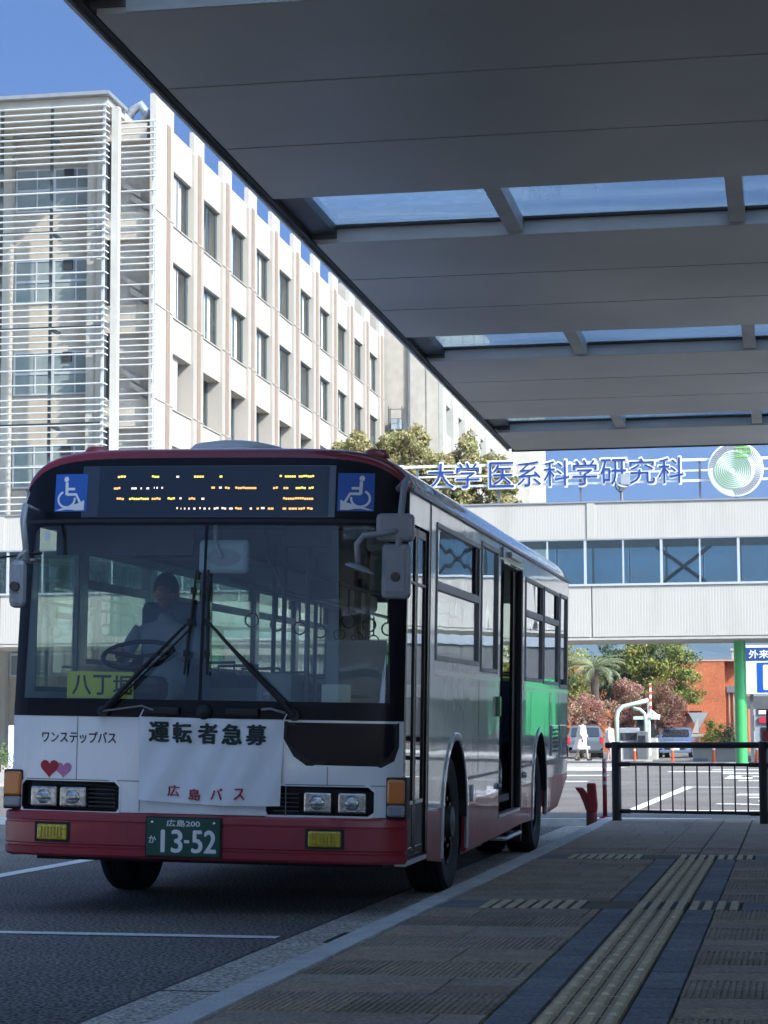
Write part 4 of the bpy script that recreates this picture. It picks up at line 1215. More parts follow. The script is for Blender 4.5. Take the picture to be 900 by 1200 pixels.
# upper mask with destination display and access symbols
top = [(-HW, 2.42)] + [(HW, 2.42)] + [(HW * (1 - 2 * i / 40), Sil(HW * (1 - 2 * i / 40)) - .078) for i in range(41)]
um = fpatch('display_mask', top, .0, M_black)
fpatch('mask_trim', R(-1.20, 1.20, 2.412, 2.432), .006, M_blackm, parent=um)
dp = fpatch('display_window', R(-.72, .76, 2.45, 2.765), .003, M_led, parent=um)
fpatch('display_border', R(-.83, .80, 2.445, 2.77), .0015, mat('navy_mask_glass', (.012, .018, .032), .15, coat=1.0), parent=um)
LED = []   # (x px, y px, width, colour) of the lit fragments, in the sign's own grid
ROWS = [(2.700, [(135,145,'y'),(176,185,'y'),(205,209,'w'),(226,238,'y'),(256,260,'y'),(326,329,'y'),(332,345,'y'),(348,366,'y')]),
        (2.627, [(131,139,'o'),(152,159,'w'),(163,165,'w'),(170,174,'w'),(179,180,'w'),(182,184,'w'),(188,190,'w'),(247,252,'o'),(256,260,'w'),(263,269,'o'),(275,300,'o'),(319,325,'o'),(331,337,'o'),(345,357,'y'),(360,366,'y')]),
        (2.560, [(135,144,'o'),(150,174,'y'),(177,188,'o'),(196,205,'y'),(210,213,'w'),(221,229,'o'),(236,240,'w'),(331,366,'o')]),
        (2.498, [(207,209,'w'),(212,213,'w'),(216,218,'w'),(221,223,'w'),(227,230,'w'),(234,236,'w'),(239,242,'w'),(245,247,'w'),(251,257,'w'),(260,266,'w'),(269,274,'w'),(276,284,'o'),(293,296,'w'),(301,304,'o'),(306,311,'w'),(314,321,'o'),(331,336,'o'),(338,348,'o'),(349,357,'o'),(359,366,'o')])]
for z, segs in ROWS:
    for a, b, c in segs: LED.append((-.718 + (a - 113) * .00547, -.718 + (b - 113) * .00547, z, c))
sx = lambda x: x
for c, m_ in (('y', M_ledy), ('o', M_ledo), ('w', M_ledw)):
    q = MB()
    for x0, x1, z, cc in LED:
        if cc != c: continue
        x = sx(x0); e = sx(x1); n = max(1, int((e - x) / .014))
        for i in range(n):
            p0 = x + (e - x) * i / n; p1 = p0 + (e - x) / n * .82; zz = z + random.choice([0, 0, .003])
            q.poly(R(p0, p1, zz - .006, zz + .006), [], ffn(.0045))
    struct(bp(q, 'led_row', m_, parent=dp), 'stuff')
def access_sign(x0, x1, z0, z1, flip):
    o = fpatch('access_symbol', R(x0, x1, z0, z1), .004, M_blues, parent=um)
    w, h = x1 - x0, z1 - z0
    def T(p): return [((x1 - u * w) if flip else (x0 + u * w), z0 + v * h) for u, v in p]
    q = MB(); f = ffn(.0065)
    for p in (circ(.34, .86, .075, 14), thick([(.36, .78), (.37, .44)], .09), thick([(.36, .60), (.62, .60)], .07), thick([(.37, .455), (.66, .455), (.80, .22), (.92, .27)], .075),
              [(.02, .03), (.92, .03), (.92, .27), (.88, .26), (.3, .11)]):
        q.poly(T(p), [], f)
    arc = [(.37 + .255 * cos(radians(a)), .33 + .215 * sin(radians(a))) for a in range(118, 372, 14)]
    q.poly(T(thick(arc, .06)), [], f)
    bp(q, 'symbol_print', M_ink, parent=o)
access_sign(-1.015, -.795, 2.482, 2.722, False)
access_sign(.815, 1.04, 2.484, 2.722, True)
q = MB(); q.poly(R(-1.08, -1.04, 2.30, 2.36), [], ffn(-.004)); bp(q, 'sticker', mat('pale_sticker', (.5, .6, .6), .5), parent=scr)
# wipers
def wiper(pivot, elbow, t, b):
    def P3(x, z, o=.05): return (x, fy(x, z) - o, z)
    q = MB(); q.lathe([(.035, -.05), (.035, 0)], (pivot[0], fy(pivot[0], pivot[1]), pivot[1]), axis='y', n=14)
    q.tube([P3(*pivot), P3((pivot[0] + elbow[0]) / 2, (pivot[1] + elbow[1]) / 2, .075), P3(*elbow, .06)], [.017, .014, .009], 8)
    q.tube([P3(pivot[0] + .03, pivot[1] + .01, .04), P3(elbow[0] + .02, elbow[1] - .03, .045)], .006, 6)
    a = bp(q, 'wiper_arm', M_blackm, parent=None)
    q = MB(); q.tube([P3(t[0], t[1], .03), P3((t[0] + b[0]) / 2, (t[1] + b[1]) / 2, .025), P3(b[0], b[1], .03)], [.007, .012, .007], 6)
    for k in (.2, .5, .8):
        x = t[0] + (b[0] - t[0]) * k; z = t[1] + (b[1] - t[1]) * k; q.box(x - .014, x + .014, fy(x, z) - .06, fy(x, z) - .02, z - .02, z + .02)
    bp(q, 'wiper_blade', M_blackm, parent=a)
wiper((-.608, 1.235), (-.09, 1.774), (-.047, 2.112), (-.099, 1.465))
wiper((.600, 1.228), (.051, 1.786), (.027, 2.113), (.047, 1.465))
for x0, x1 in ((-.35, -.12), (.17, .38)):
    q = MB(); q.box(x0, x1, -.04, 0, 1.215, 1.265); o = bp(q, 'wiper_motor_cover', M_blackm, bevel=.012)
q = MB(); q.lathe([(0, -.045), (.04, -.04), (.05, -.02), (.055, 0)], (.03, .0, 1.24), axis='y', n=18); bp(q, 'camera_boss', M_blackm, smooth=True)
q = MB(); q.tube([(-.60, -.05, 1.235), (-.35, -.06, 1.27), (-.28, -.05, 1.245)], .006, 5); q.tube([(.40, -.04, 1.26), (.46, -.06, 1.265), (.55, -.05, 1.24)], .008, 5); bp(q, 'washer_pipe', M_lip)
# recruitment banner
def ban(off):
    def f(u, v, d=0):
        x = (-.372 + u * .908) + (1 - v) * (.012 - .03 * u); z = 1.205 - .012 * u + .0 - (1 - v) * (.515 - .008 * (1 - u)) - .012 * sin(u * pi) * (1 - v)
        w = .010 * sin(u * 9 + v * 4) * (1 - .3 * v) + .008 * sin(u * 23 - v * 7) + .014 * sin((u - .5) * 7 * (1.4 - v)) * (1 - v) + .012 * (1 - v)
        fold = .012 * math.exp(-((u - .22 - .35 * (1 - v)) / .05) ** 2) + .012 * math.exp(-((u - .80 + .30 * (1 - v)) / .05) ** 2)
        return (x, fy(x, z) - .018 - w - fold - off + d, z)
    return f
q = MB(); q.grid(ban(0), 96, 56); bn = q.build('recruitment_banner', M_cloth, None, smooth=True)
bn.matrix_world = Matrix.Translation(bus.location) @ TILT
tag(bn, 'white cloth banner with black and red Japanese lettering tied across the bus front', 'banner')
bf = lambda a, b, d: ban(.008)(a, b, 0)
xs = [(.07, .20), (.235, .365), (.415, .545), (.585, .715), (.75, .88)]
for ch, (a, b) in zip('運転者急募', xs): text_obj('banner_character', ch, (a, b, .71, .94), bf, M_inkg, bn, bold=.03, fine=.12)
for ch, (a, b, z) in zip('広島バス', [(.205, .285, .075), (.355, .435, .045), (.515, .60, .065), (.685, .755, .07)]): text_obj('banner_character', ch, (a, b, z, z + .13), bf, M_inkr, bn, bold=.018, fine=.2)
q = MB()
for a, b in (((-.372, -.03, 1.2), (-.34, -.05, 1.25)), ((.535, -.03, 1.19), (.56, -.05, 1.235))): q.tube([a, b], .004, 5)
q.build('tie_cord', M_cloth, bn)
# mirrors
def mpart(q, n, m, par, **k): return bp(q, n, m, parent=par, **k)
q = MB()
q.tube([(1.20, .10, 2.62), (1.27, -.02, 2.66), (1.275, -.14, 2.60), (1.265, -.18, 2.42), (1.245, -.20, 2.05)], .02, 10)
q.tube([(1.262, -.18, 2.34), (1.16, -.26, 2.315), (1.06, -.28, 2.30), (1.02, -.28, 2.25), (1.03, -.28, 2.13)], .018, 10)
ma = bp(q, 'mirror_arm', M_greym, smooth=True)
q = MB(); q.box(1.115, 1.345, -.20, -.11, 2.275, 2.445); o = mpart(q, 'mirror', M_greym, ma, bevel=.03)
q = MB(); q.box(1.15, 1.31, -.206, -.201, 2.30, 2.42); mpart(q, 'mirror_back_rib', M_greym, o, bevel=.002)
q = MB(); q.box(1.155, 1.33, -.21, -.13, 1.93, 2.262); o = mpart(q, 'mirror', M_greym, ma, bevel=.03)
q = MB(); q.box(1.185, 1.30, -.218, -.211, 1.97, 2.225); mpart(q, 'mirror_back_rib', M_greym, o, bevel=.003)
q = MB(); q.lathe([(.03, -.02), (.03, 0)], (1.245, -.20, 2.06), axis='y', n=12); q.lathe([(.022, -.03), (.022, -.02)], (1.245, -.20, 2.06), axis='y', n=8); mpart(q, 'mirror_bolt', M_rim, ma)
q = MB(); q.lathe([(.0, .035), (.05, .03), (.085, .01), (.09, 0), (.0, -.004)], (1.04, -.28, 2.095), n=24); o = mpart(q, 'mirror', M_greym, ma, smooth=True)
for v in o.data.vertices: v.co.z += (v.co.x - 1.04) * -.35
q = MB()
q.tube([(-1.12, .12, 2.48), (-1.13, -.08, 2.50), (-1.12, -.14, 2.40), (-1.08, -.16, 2.15)], .02, 10)
q.tube([(-1.08, -.16, 2.2), (-1.08, -.16, 2.22), (-1.165, -.16, 2.15), (-1.16, -.15, 2.05)], .016, 8)
q.tube([(-1.08, .06, 2.17), (-1.08, -.16, 2.15)], .016, 8)
ma2 = bp(q, 'mirror_arm', M_greym, smooth=True)
q = MB(); q.box(-1.185, -1.08, -.20, -.12, 1.86, 2.16); o = mpart(q, 'mirror', M_greym, ma2, bevel=.035)
q = MB(); q.lathe([(.03, -.03), (.03, 0)], (-1.135, -.20, 1.99), axis='y', n=12); mpart(q, 'mirror_bolt', M_rim, ma2)
q = MB(); q.add([(-1.23, -.30, 2.155), (-1.03, -.02, 2.20), (-1.12, .04, 2.20), (-1.23, -.30, 2.165), (-1.03, -.02, 2.215), (-1.12, .04, 2.215)], [(0, 1, 2), (5, 4, 3), (0, 3, 4, 1), (1, 4, 5, 2), (2, 5, 3, 0)]); mpart(q, 'mirror_visor', M_blackm, ma2)

# ---- front door (two folding leaves) and corner pillars
def vbox(name, m, b, parent=None, bevel=0.0):
    q = MB(); q.box(*b); return bp(q, name, m, parent=parent, bevel=bevel)
q = MB(); q.poly([(.16, .34), (.235, .34), (.235, 2.42), (.26, 2.62), (.245, 2.62), (.16, 1.25)], [], side_fn(HW, 1), .05); bp(q, 'corner_pillar', M_black)
vbox('corner_pillar', M_black, (HW - .06, HW - .001, 1.02, 1.098, .36, 2.62))
vbox('door_header', M_side, (HW - .05, HW, .262, 1.02, 2.43, 2.619))
vbox('pillar_trim', M_side, (HW - .045, HW + .003, 1.10, 1.14, .62, 2.60))
for y0, y1 in ((.245, .622), (.632, 1.012)):
    q = MB(); x0, x1 = HW - .045, HW - .012
    q.box(x0, x1, y0, y0 + .05, .36, 2.42); q.box(x0, x1, y1 - .05, y1, .36, 2.42)
    q.box(x0, x1, y0 + .0505, y1 - .0505, 2.36, 2.42); q.box(x0, x1, y0 + .0505, y1 - .0505, .36, .42)
    d = bp(q, 'front_door_leaf', M_black, bevel=.006)
    vbox('door_glass', M_sgl, (HW - .03, HW - .022, y0 + .05, y1 - .05, .705, 2.36), d)
    vbox('door_kick_panel', M_dark, (HW - .034, HW - .016, y0 + .05, y1 - .05, .42, .68), d)
    vbox('door_rail', M_trim, (HW - .034, HW - .010, y0 + .05, y1 - .05, .682, .704), d)
    vbox('door_rail', M_alu, (HW - .034, HW - .010, y0 + .05, y1 - .05, 2.06, 2.075), d)
vbox('door_step_edge', M_trim, (HW - .06, HW + .006, .24, 1.04, .318, .348))
# ---- open middle door
vbox('mid_door_leaf', M_black, (HW - .075, HW - .045, 5.88, 6.20, .42, 2.48), bevel=.006)
vbox('door_post', M_blackm, (HW - .04, HW - .002, 4.665, 4.72, .41, 2.495)); vbox('door_post', M_blackm, (HW - .04, HW - .002, 6.13, 6.215, .41, 2.495))
vbox('step_edge', M_trim, (HW - .06, HW + .004, 4.72, 6.13, .402, .425))
q = MB(); q.tube([(HW - .10, 4.9, 1.10), (HW - .12, 5.7, .78)], .014, 8); q.tube([(HW - .12, 5.7, .78), (HW - .13, 5.75, .55)], .014, 8); bp(q, 'grab_rail', M_trim, smooth=True)
q = MB(); q.tube([(HW - .15, 5.3, .20), (HW - .02, 5.35, .20), (HW - .02, 6.3, .20), (HW - .15, 6.35, .20)], .02, 8); bp(q, 'under_step_tube', M_trim, smooth=True)
vbox('wheel_guard', M_blackm, (HW - .30, HW - .06, 6.7, 6.78, .1, .38))
# ---- interior
vbox('floor', M_dark, (-1.20, 1.18, .5, BL - .1, .50, .56))
vbox('ceiling', M_intw, (-1.19, 1.19, .45, BL - .06, 2.50, 2.515))
vbox('ceiling_duct', M_intw, (-1.18, -.80, 1.0, BL - .1, 2.28, 2.49), bevel=.05)
vbox('ceiling_duct', M_intw, (.80, 1.18, 1.1, 4.5, 2.30, 2.49), bevel=.05)
vbox('dashboard', M_dark, (-1.15, .30, .14, .62, .62, 1.30), bevel=.04)
vbox('dashboard_end', M_dark, (.302, .42, .16, .60, .62, 1.12), bevel=.03)
vbox('instrument_hood', M_dark, (-.86, -.36, .36, .60, 1.301, 1.46), bevel=.05)
vbox('driver_floor', M_dark, (-1.18, .10, .62, 1.9, .561, .86))
q = MB(); q.tube([(-.61 + .23 * cos(a), .70 + .20 * sin(a), 1.60 + .09 * sin(a)) for a in [2 * pi * i / 28 for i in range(29)]], .016, 8, caps=False)
q.tube([(-.61, .70, 1.57), (-.61, .52, 1.32)], .03, 8)
for a in (.2, 2.94, 4.71): q.tube([(-.61, .70, 1.585), (-.61 + .22 * cos(a), .70 + .19 * sin(a), 1.60 + .09 * sin(a))], .012, 6)
bp(q, 'steering_wheel', M_blackm, smooth=True)
q = MB(); q.box(-.86, -.34, 1.10, 1.58, 1.16, 1.28); q.box(-.84, -.36, 1.48, 1.60, 1.281, 1.98); bp(q, 'driver_seat', M_seat, bevel=.05)
q = MB(); q.box(-1.18, .04, 1.86, 1.89, .86, 1.40); bp(q, 'driver_partition', M_grey)
q = MB(); q.box(-1.18, .02, 1.87, 1.875, 1.751, 2.3); bp(q, 'partition_glass', M_wind)
q = MB(); q.box(.12, .36, .95, 1.30, .56, 1.50); bp(q, 'fare_box', M_grey, bevel=.03)
q = MB(); q.box(.55, .95, 1.12, 1.16, .86, 1.72); bp(q, 'front_partition', M_grey)
pole_xy = [(.08, 1.90), (.42, 1.12), (.98, 1.14), (-.30, 3.2), (.42, 3.2), (-.30, 4.7), (.42, 4.62), (.42, 6.25), (-.30, 6.4), (-.5, 7.6), (.5, 7.6), (1.05, 4.6), (1.05, 6.25)]
for x, y in pole_xy:
    q = MB(); q.tube([(x, y, .56), (x, y, 2.50)], .018, 10); bp(q, 'stanchion', M_alu, smooth=True)
for x in (-.30, .42):
    q = MB(); q.tube([(x, 1.9, 2.15), (x, 8.2, 2.15)], .016, 8)
    h = bp(q, 'ceiling_rail', M_alu, smooth=True)
    for i in range(7):
        y = 2.5 + i * .8; q = MB(); q.tube([(x, y, 2.13), (x, y, 1.95)], .008, 5)
        q.tube([(x + .05 * cos(a), y, 1.90 + .05 * sin(a)) for a in [2 * pi * k / 12 for k in range(13)]], .007, 5, caps=False); bp(q, 'hand_strap', M_dark, parent=h)
q = MB(); q.tube([(.42, 1.12, 1.35), (.98, 1.14, 1.35)], .016, 8); q.tube([(.98, 1.14, 1.0), (1.12, .5, 1.0), (1.12, .4, .7)], .016, 8); bp(q, 'entry_rail', M_alu, smooth=True)
st = None
for x, y in [(-.95, 3.0), (-.95, 3.8), (-.95, 4.6), (-.95, 5.4), (.85, 2.3), (.85, 3.1), (.85, 3.9), (-.95, 6.6), (-.95, 7.5), (-.55, 7.5), (.85, 7.3), (.85, 8.2), (-.95, 8.4), (-.55, 8.4), (.5, 8.2)]:
    if st is None:
        q = MB(); q.box(-.2, .2, -.2, .22, .42, .50); q.box(-.2, .2, .16, .24, .501, 1.02); st = q.build('seat', M_seat, bus, bevel=.04, loc=(x, y, .58))
        q = MB(); q.tube([(-.17, .2, .95), (-.17, .22, 1.10), (.17, .22, 1.10), (.17, .2, .95)], .013, 6); q.build('grab_handle', M_alu, st, smooth=True)
        q = MB(); q.box(-.12, .12, -.1, .15, 0, .419); q.build('seat_base', M_dark, st)
    else:
        c = again(st, bus, (x, y, .58))
        for ch in KIDS[st.name]: again(ch, c, (0, 0, 0))
# things on the dash and behind the glass
q = MB(); q.box(-.085, .235, .20, .255, 2.10, 2.315); o = bp(q, 'interior_mirror', mat('pale_mirror_back', (.34, .40, .43), .5), bevel=.035)
q = MB(); q.lathe([(.11, -.004), (.10, 0)], (.08, .2, 2.20), axis='y', n=20); ob = bp(q, 'mirror_socket', M_greym, parent=o)
for v in ob.data.vertices: v.co.z = 2.20 + (v.co.z - 2.2) * .5
q = MB(); q.tube([(.02, .22, 2.45), (.02, .21, 2.32)], .014, 8); q.tube([(.02, .195, 2.32), (.07, .19, 2.2)], .012, 8); bp(q, 'mirror_stem', M_greym, parent=o)
q = MB(); q.box(-.885, -.455, .10, .105, 1.312, 1.478); cd = bp(q, 'route_card', M_cardy)
cf = lambda a, b, d: (a, .098 + d, b)
text_obj('card_lettering', '八', (-.85, -.73, 1.335, 1.455), cf, M_inkb, cd, bold=.02)
text_obj('card_lettering', '丁', (-.715, -.60, 1.335, 1.455), cf, M_inkb, cd, bold=.02)
text_obj('card_lettering', '堀', (-.585, -.465, 1.335, 1.455), cf, M_inkb, cd, bold=.02)
q = MB(); q.lathe([(.03, 0), (.04, .05), (.02, .08)], (.36, .30, 1.30), n=12); bp(q, 'dash_bottle', M_lip)
q = MB(); q.box(.72, .90, .20, .22, 1.25, 1.42); bp(q, 'timetable_card', mat('pale_card', (.5, .52, .45), .7))
q = MB(); q.box(.45, .72, .30, .42, 2.28, 2.42); q.box(.40, .60, 1.2, 1.3, 2.0, 2.12); bp(q, 'fare_display', M_blackm)
q = MB(); q.tube([(.30, .35, 2.42), (.33, .35, 2.2), (.45, .3, 2.0), (.45, .3, 1.8)], .012, 6); bp(q, 'microphone_arm', M_blackm)
vbox('sun_visor', M_dark, (-1.05, -.15, .30, .32, 2.22, 2.42))
vbox('header_trim', M_dark, (-1.18, 1.18, .30, .55, 2.40, 2.50))
vbox('underbody', M_blackm, (-1.12, 1.10, .30, 9.6, .30, .49))
vbox('tank_box', M_blackm, (.65, 1.15, 3.2, 4.4, .20, .31))
# ---- wheels stand on the road, independent of the body's lean
def wheel(x, y, s, dual=False):
    w = bpy.data.objects.new('wheel', None); COL.objects.link(w); w.parent = bus; w.location = (x, y, .485)
    KIDS.setdefault(bus.name, []).append(w)
    q = MB(); prof = [(.29, -.10), (.36, -.13), (.455, -.128), (.478, -.105)]
    for i in range(5): prof += [(.483, -.085 + i * .036), (.483, -.063 + i * .036), (.472, -.060 + i * .036), (.472, -.052 + i * .036)]
    prof += [(.483, .095), (.475, .11), (.455, .128), (.36, .13), (.29, .10)]
    q.lathe([(r, h - s * .0) for r, h in prof], (0, 0, 0), axis='x', n=44)
    if dual: q.lathe([(r, h - s * .31) for r, h in prof], (0, 0, 0), axis='x', n=44)
    t = q.build('tyre', M_tyre, w); round_shade(t, 40)
    q = MB(); d = -.05 if dual else .06
    rp = [(.30, .10), (.285, .115), (.27, .095), (.25, .02), (.21, d), (.15, d + .012), (.11, d + .03), (.105, d + .09), (.0, d + .10)]
    q.lathe([(r, s * h) for r, h in rp], (0, 0, 0), axis='x', n=32)
    t = q.build('rim', M_rim, w); round_shade(t, 40)
    q = MB()
    for i in range(8):
        a = 2 * pi * i / 8; q.lathe([(.018, 0), (.016, s * .035), (0, s * .036)], (s * (d + .02), .165 * cos(a), .165 * sin(a)), axis='x', n=6)
    q.build('wheel_nut', M_chrome, w)
    q = MB()
    for i in range(8):
        a = 2 * pi * (i + .5) / 8; q.lathe([(.03, s * .001), (0, s * .002)], (s * (d + .012), .228 * cos(a), .228 * sin(a)), axis='x', n=10)
    q.build('rim_hole', M_blackm, w)
for s in (1, -1):
    wheel(s * (HW - .155), FW, s); wheel(s * (HW - .155), RW, s, True)
q = MB(); q.tube([(-1.0, FW, .47), (1.0, FW, .47)], .05, 8); q.tube([(-.8, RW, .47), (.8, RW, .47)], .10, 10); q.build('axle', M_blackm, bus)

# ================================================================== PEOPLE
def skin_body(name, joints, edges, root, m, parent, loc=(0, 0, 0), sub=1):
    me = bpy.data.meshes.new(name); me.from_pydata([j[0] for j in joints], edges, [])
    me.materials.append(m)
    o = link(name, me, parent, loc)
    o.modifiers.new('skin', 'SKIN').use_smooth_shade = True
    sv = me.skin_vertices[0].data if me.skin_vertices else None
    if sv:
        for i, j in enumerate(joints):
            sv[i].radius = j[1] if isinstance(j[1], tuple) else (j[1], j[1]); sv[i].use_root = (i == root)
    s = o.modifiers.new('smooth', 'SUBSURF'); s.levels = sub; s.render_levels = sub
    return o
def head_mesh(parent, c, m, hairm, face=(0, -1), cap=True):
    q = MB()
    def f(u, v):
        a = 2 * pi * u; t = pi * v; x = sin(t) * cos(a); y = sin(t) * sin(a); z = cos(t)
        r = .078 if z > 0 else .078 - .020 * (-z) ** 1.5
        fx, fz = 1, 0
        yy = y * (r + .014)
        fr = x * face[0] + y * face[1]
        n = .018 * math.exp(-((fr - 1) / .12) ** 2 - ((z + .12) / .2) ** 2)
        return (c[0] + x * r + face[0] * n, c[1] + yy + face[1] * n, c[2] + z * .115)
    q.grid(f, 24, 16); o = q.build('head', m, parent, smooth=True)
    sx, sy = -face[1], face[0]
    q = MB()
    for s in (-1, 1):
        q.lathe([(0, -.006), (.009, 0), (0, .006)], (c[0] + face[0] * .076 + sx * s * .03, c[1] + face[1] * .084 + sy * s * .03, c[2] + .012), n=8)
    q.build('eye', M_hair, o)
    q = MB(); q.tube([(c[0] + face[0] * .082 - sx * .02, c[1] + face[1] * .088 - sy * .02, c[2] - .058), (c[0] + face[0] * .082 + sx * .02, c[1] + face[1] * .088 + sy * .02, c[2] - .058)], .004, 5); q.build('mouth', mat('lips', (.3, .1, .09), .5), o)
    q = MB()
    for s in (-1, 1): q.lathe([(0, -.03), (.014, -.01), (.016, .01), (0, .03)], (c[0] + sx * s * .078, c[1] + sy * s * .09, c[2] - .01), n=8)
    q.build('ear', m, o)
    q = MB()
    def g(u, v):
        a = 2 * pi * u; t = pi * .56 * v; x = sin(t) * cos(a); y = sin(t) * sin(a); z = cos(t)
        back = -(x * face[0] + y * face[1]); r = .090
        zz = z * .122 - (.05 * max(0, back) * v)
        return (c[0] + x * r - face[0] * .012, c[1] + y * (r + .012) - face[1] * .012, c[2] + zz + .012)
    q.grid(g, 24, 10); q.build('hair', hairm, o, smooth=True)
    return o
def hand(parent, c, d, m, curl=.5, name='hand'):
    """small hand: palm plus five short bent fingers, pointing along d"""
    d = Vector(d).normalized(); s = d.cross(Vector((0, 0, 1)))
    s = s.normalized() if s.length > .1 else Vector((1, 0, 0)); n = d.cross(s)
    c = Vector(c); q = MB()
    q.tube([c, c + d * .045, c + d * .085], [.022, .036, .032], 8)
    for i, L in enumerate((.062, .072, .067, .052)):
        b = c + d * .075 + s * (-.027 + i * .018)
        q.tube([b, b + d * L * .5 + n * L * .18 * curl, b + d * L * (.95 - .4 * curl) + n * L * .8 * curl], [.009, .0085, .007], 6)
    b = c + d * .03 - s * .03
    q.tube([b, b - s * .025 + d * .025, b - s * .028 + d * .055 + n * .02], [.011, .010, .008], 6)
    return q.build(name, m, parent, smooth=True)

# driver, seated, hands on the wheel
bw = lambda p: Matrix.Translation(bus.location) @ TILT @ Vector(p)
drv = thing('person', 'bus driver in a white short sleeved shirt sitting behind the steering wheel', 'person', bw((-.60, 1.30, 1.28)))
drv.rotation_euler = TILT.to_euler()
J = [((0, 0, .06), (.15, .11)), ((0, .02, .28), (.15, .10)), ((0, .02, .47), (.185, .10)), ((0, -.01, .56), (.06, .06)), ((0, -.02, .63), (.05, .05)),
     ((.19, 0, .49), (.065, .065)), ((.26, -.14, .30), (.048, .05)), ((.19, -.42, .33), (.034, .034)),
     ((-.19, 0, .49), (.065, .065)), ((-.26, -.14, .30), (.048, .05)), ((-.19, -.42, .33), (.034, .034)),
     ((.11, -.20, .07), (.085, .085)), ((.12, -.46, .08), (.065, .065)), ((.12, -.50, -.36), (.045, .045)), ((.12, -.62, -.41), (.035, .035)),
     ((-.11, -.20, .07), (.085, .085)), ((-.12, -.46, .08), (.065, .065)), ((-.12, -.50, -.36), (.045, .045)), ((-.12, -.62, -.41), (.035, .035))]
E_ = [(0, 1), (1, 2), (2, 3), (3, 4), (2, 5), (5, 6), (6, 7), (2, 8), (8, 9), (9, 10), (0, 11), (11, 12), (12, 13), (13, 14), (0, 15), (15, 16), (16, 17), (17, 18)]
bd = skin_body('body', J, E_, 0, M_shirt, drv)
bd.data.materials.append(M_skin)
head_mesh(drv, (0, -.03, .76), M_skin, M_hair)
for s in (1, -1): hand(drv, (s * .19, -.43, .33), (-s * .3, -.8, .1), M_skin, .9)

# pedestrian in a long white coat, walking left to right
ped = thing('person', 'pedestrian in a long open white coat walking across the far pavement', 'person', (-8.22, 89.6, .10), radians(12))
J = [((0, 0, .90), (.13, .10)), ((0, .0, 1.12), (.13, .10)), ((0, 0, 1.34), (.17, .11)), ((0.01, 0, 1.44), (.05, .05)), ((.02, 0, 1.50), (.045, .045)),
     ((0, -.18, 1.36), (.06, .06)), ((-.10, -.24, 1.10), (.045, .045)), ((-.02, -.26, .88), (.035, .035)),
     ((0, .18, 1.36), (.06, .06)), ((.12, .24, 1.12), (.045, .045)), ((.24, .22, .93), (.035, .035)),
     ((.04, -.09, .85), (.09, .09)), ((.16, -.09, .48), (.06, .06)), ((.20, -.09, .09), (.04, .04)), ((.30, -.09, .04), (.035, .03)),
     ((-.04, .09, .85), (.09, .09)), ((-.12, .09, .48), (.06, .06)), ((-.28, .09, .12), (.04, .04)), ((-.19, .09, .04), (.035, .03))]
bd = skin_body('body', J, E_, 0, M_khaki, ped)
head_mesh(ped, (.03, 0, 1.60), M_skin, M_hair, face=(1, 0))
for c, d in (((-.02, -.26, .87), (.1, 0, -1)), ((.24, .22, .92), (.4, 0, -.9))): hand(ped, c, d, M_skin, .5)
q = MB()
def coatf(u, v):
    a = radians(35) + u * radians(290); z = 1.43 - v * .98
    r0 = .14 + .06 * sin(min(v * 3, 1) * pi / 2) + .09 * v ** 2; wob = 1 + .10 * sin(u * 19) * v
    sw = -.10 * v * v
    return (cos(a) * r0 * wob + sw, sin(a) * (r0 * .85 + .05) * wob, z)
q.grid(coatf, 30, 12); o = q.build('coat', M_coat, ped, smooth=True); o.modifiers.new('cloth', 'SOLIDIFY').thickness = .01
q = MB()
q.tube([(0, -.17, 1.38), (-.10, -.245, 1.10), (-.02, -.265, .92)], [.075, .062, .052], 10); q.tube([(0, .17, 1.38), (.12, .245, 1.12), (.23, .225, .96)], [.075, .062, .052], 10); q.build('sleeve', M_coat, ped, smooth=True)
q = MB()
for x, y in ((.24, -.09), (-.24, .09)): q.box(x - .07, x + .14, y - .045, y + .045, .0, .08)
q.build('shoe', M_blackm, ped, bevel=.02)

pd2 = thing('person', 'pedestrian in pale pink clothes standing partly behind the red striped post', 'person', (-7.55, 95, .0))
J2 = [(tuple([p[0] * .3, p[1], p[2]]), r) for p, r in J]
bd = skin_body('body', J2, E_, 0, mat('pale_pink_cloth', (.6, .42, .40), .8), pd2)
head_mesh(pd2, (.0, 0, 1.60), M_skin, M_hair)
for c, d in (((0, -.26, .87), (.1, 0, -1)), ((0, .22, .92), (0, 0, -1))): hand(pd2, c, d, M_skin, .5)
q = MB(); q.lathe([(.19, 1.40), (.20, 1.1), (.24, .75), (.22, .7)], (0, 0, 0), n=18); q.build('blouse', mat('white_blouse', (.7, .66, .66), .8), pd2, smooth=True)

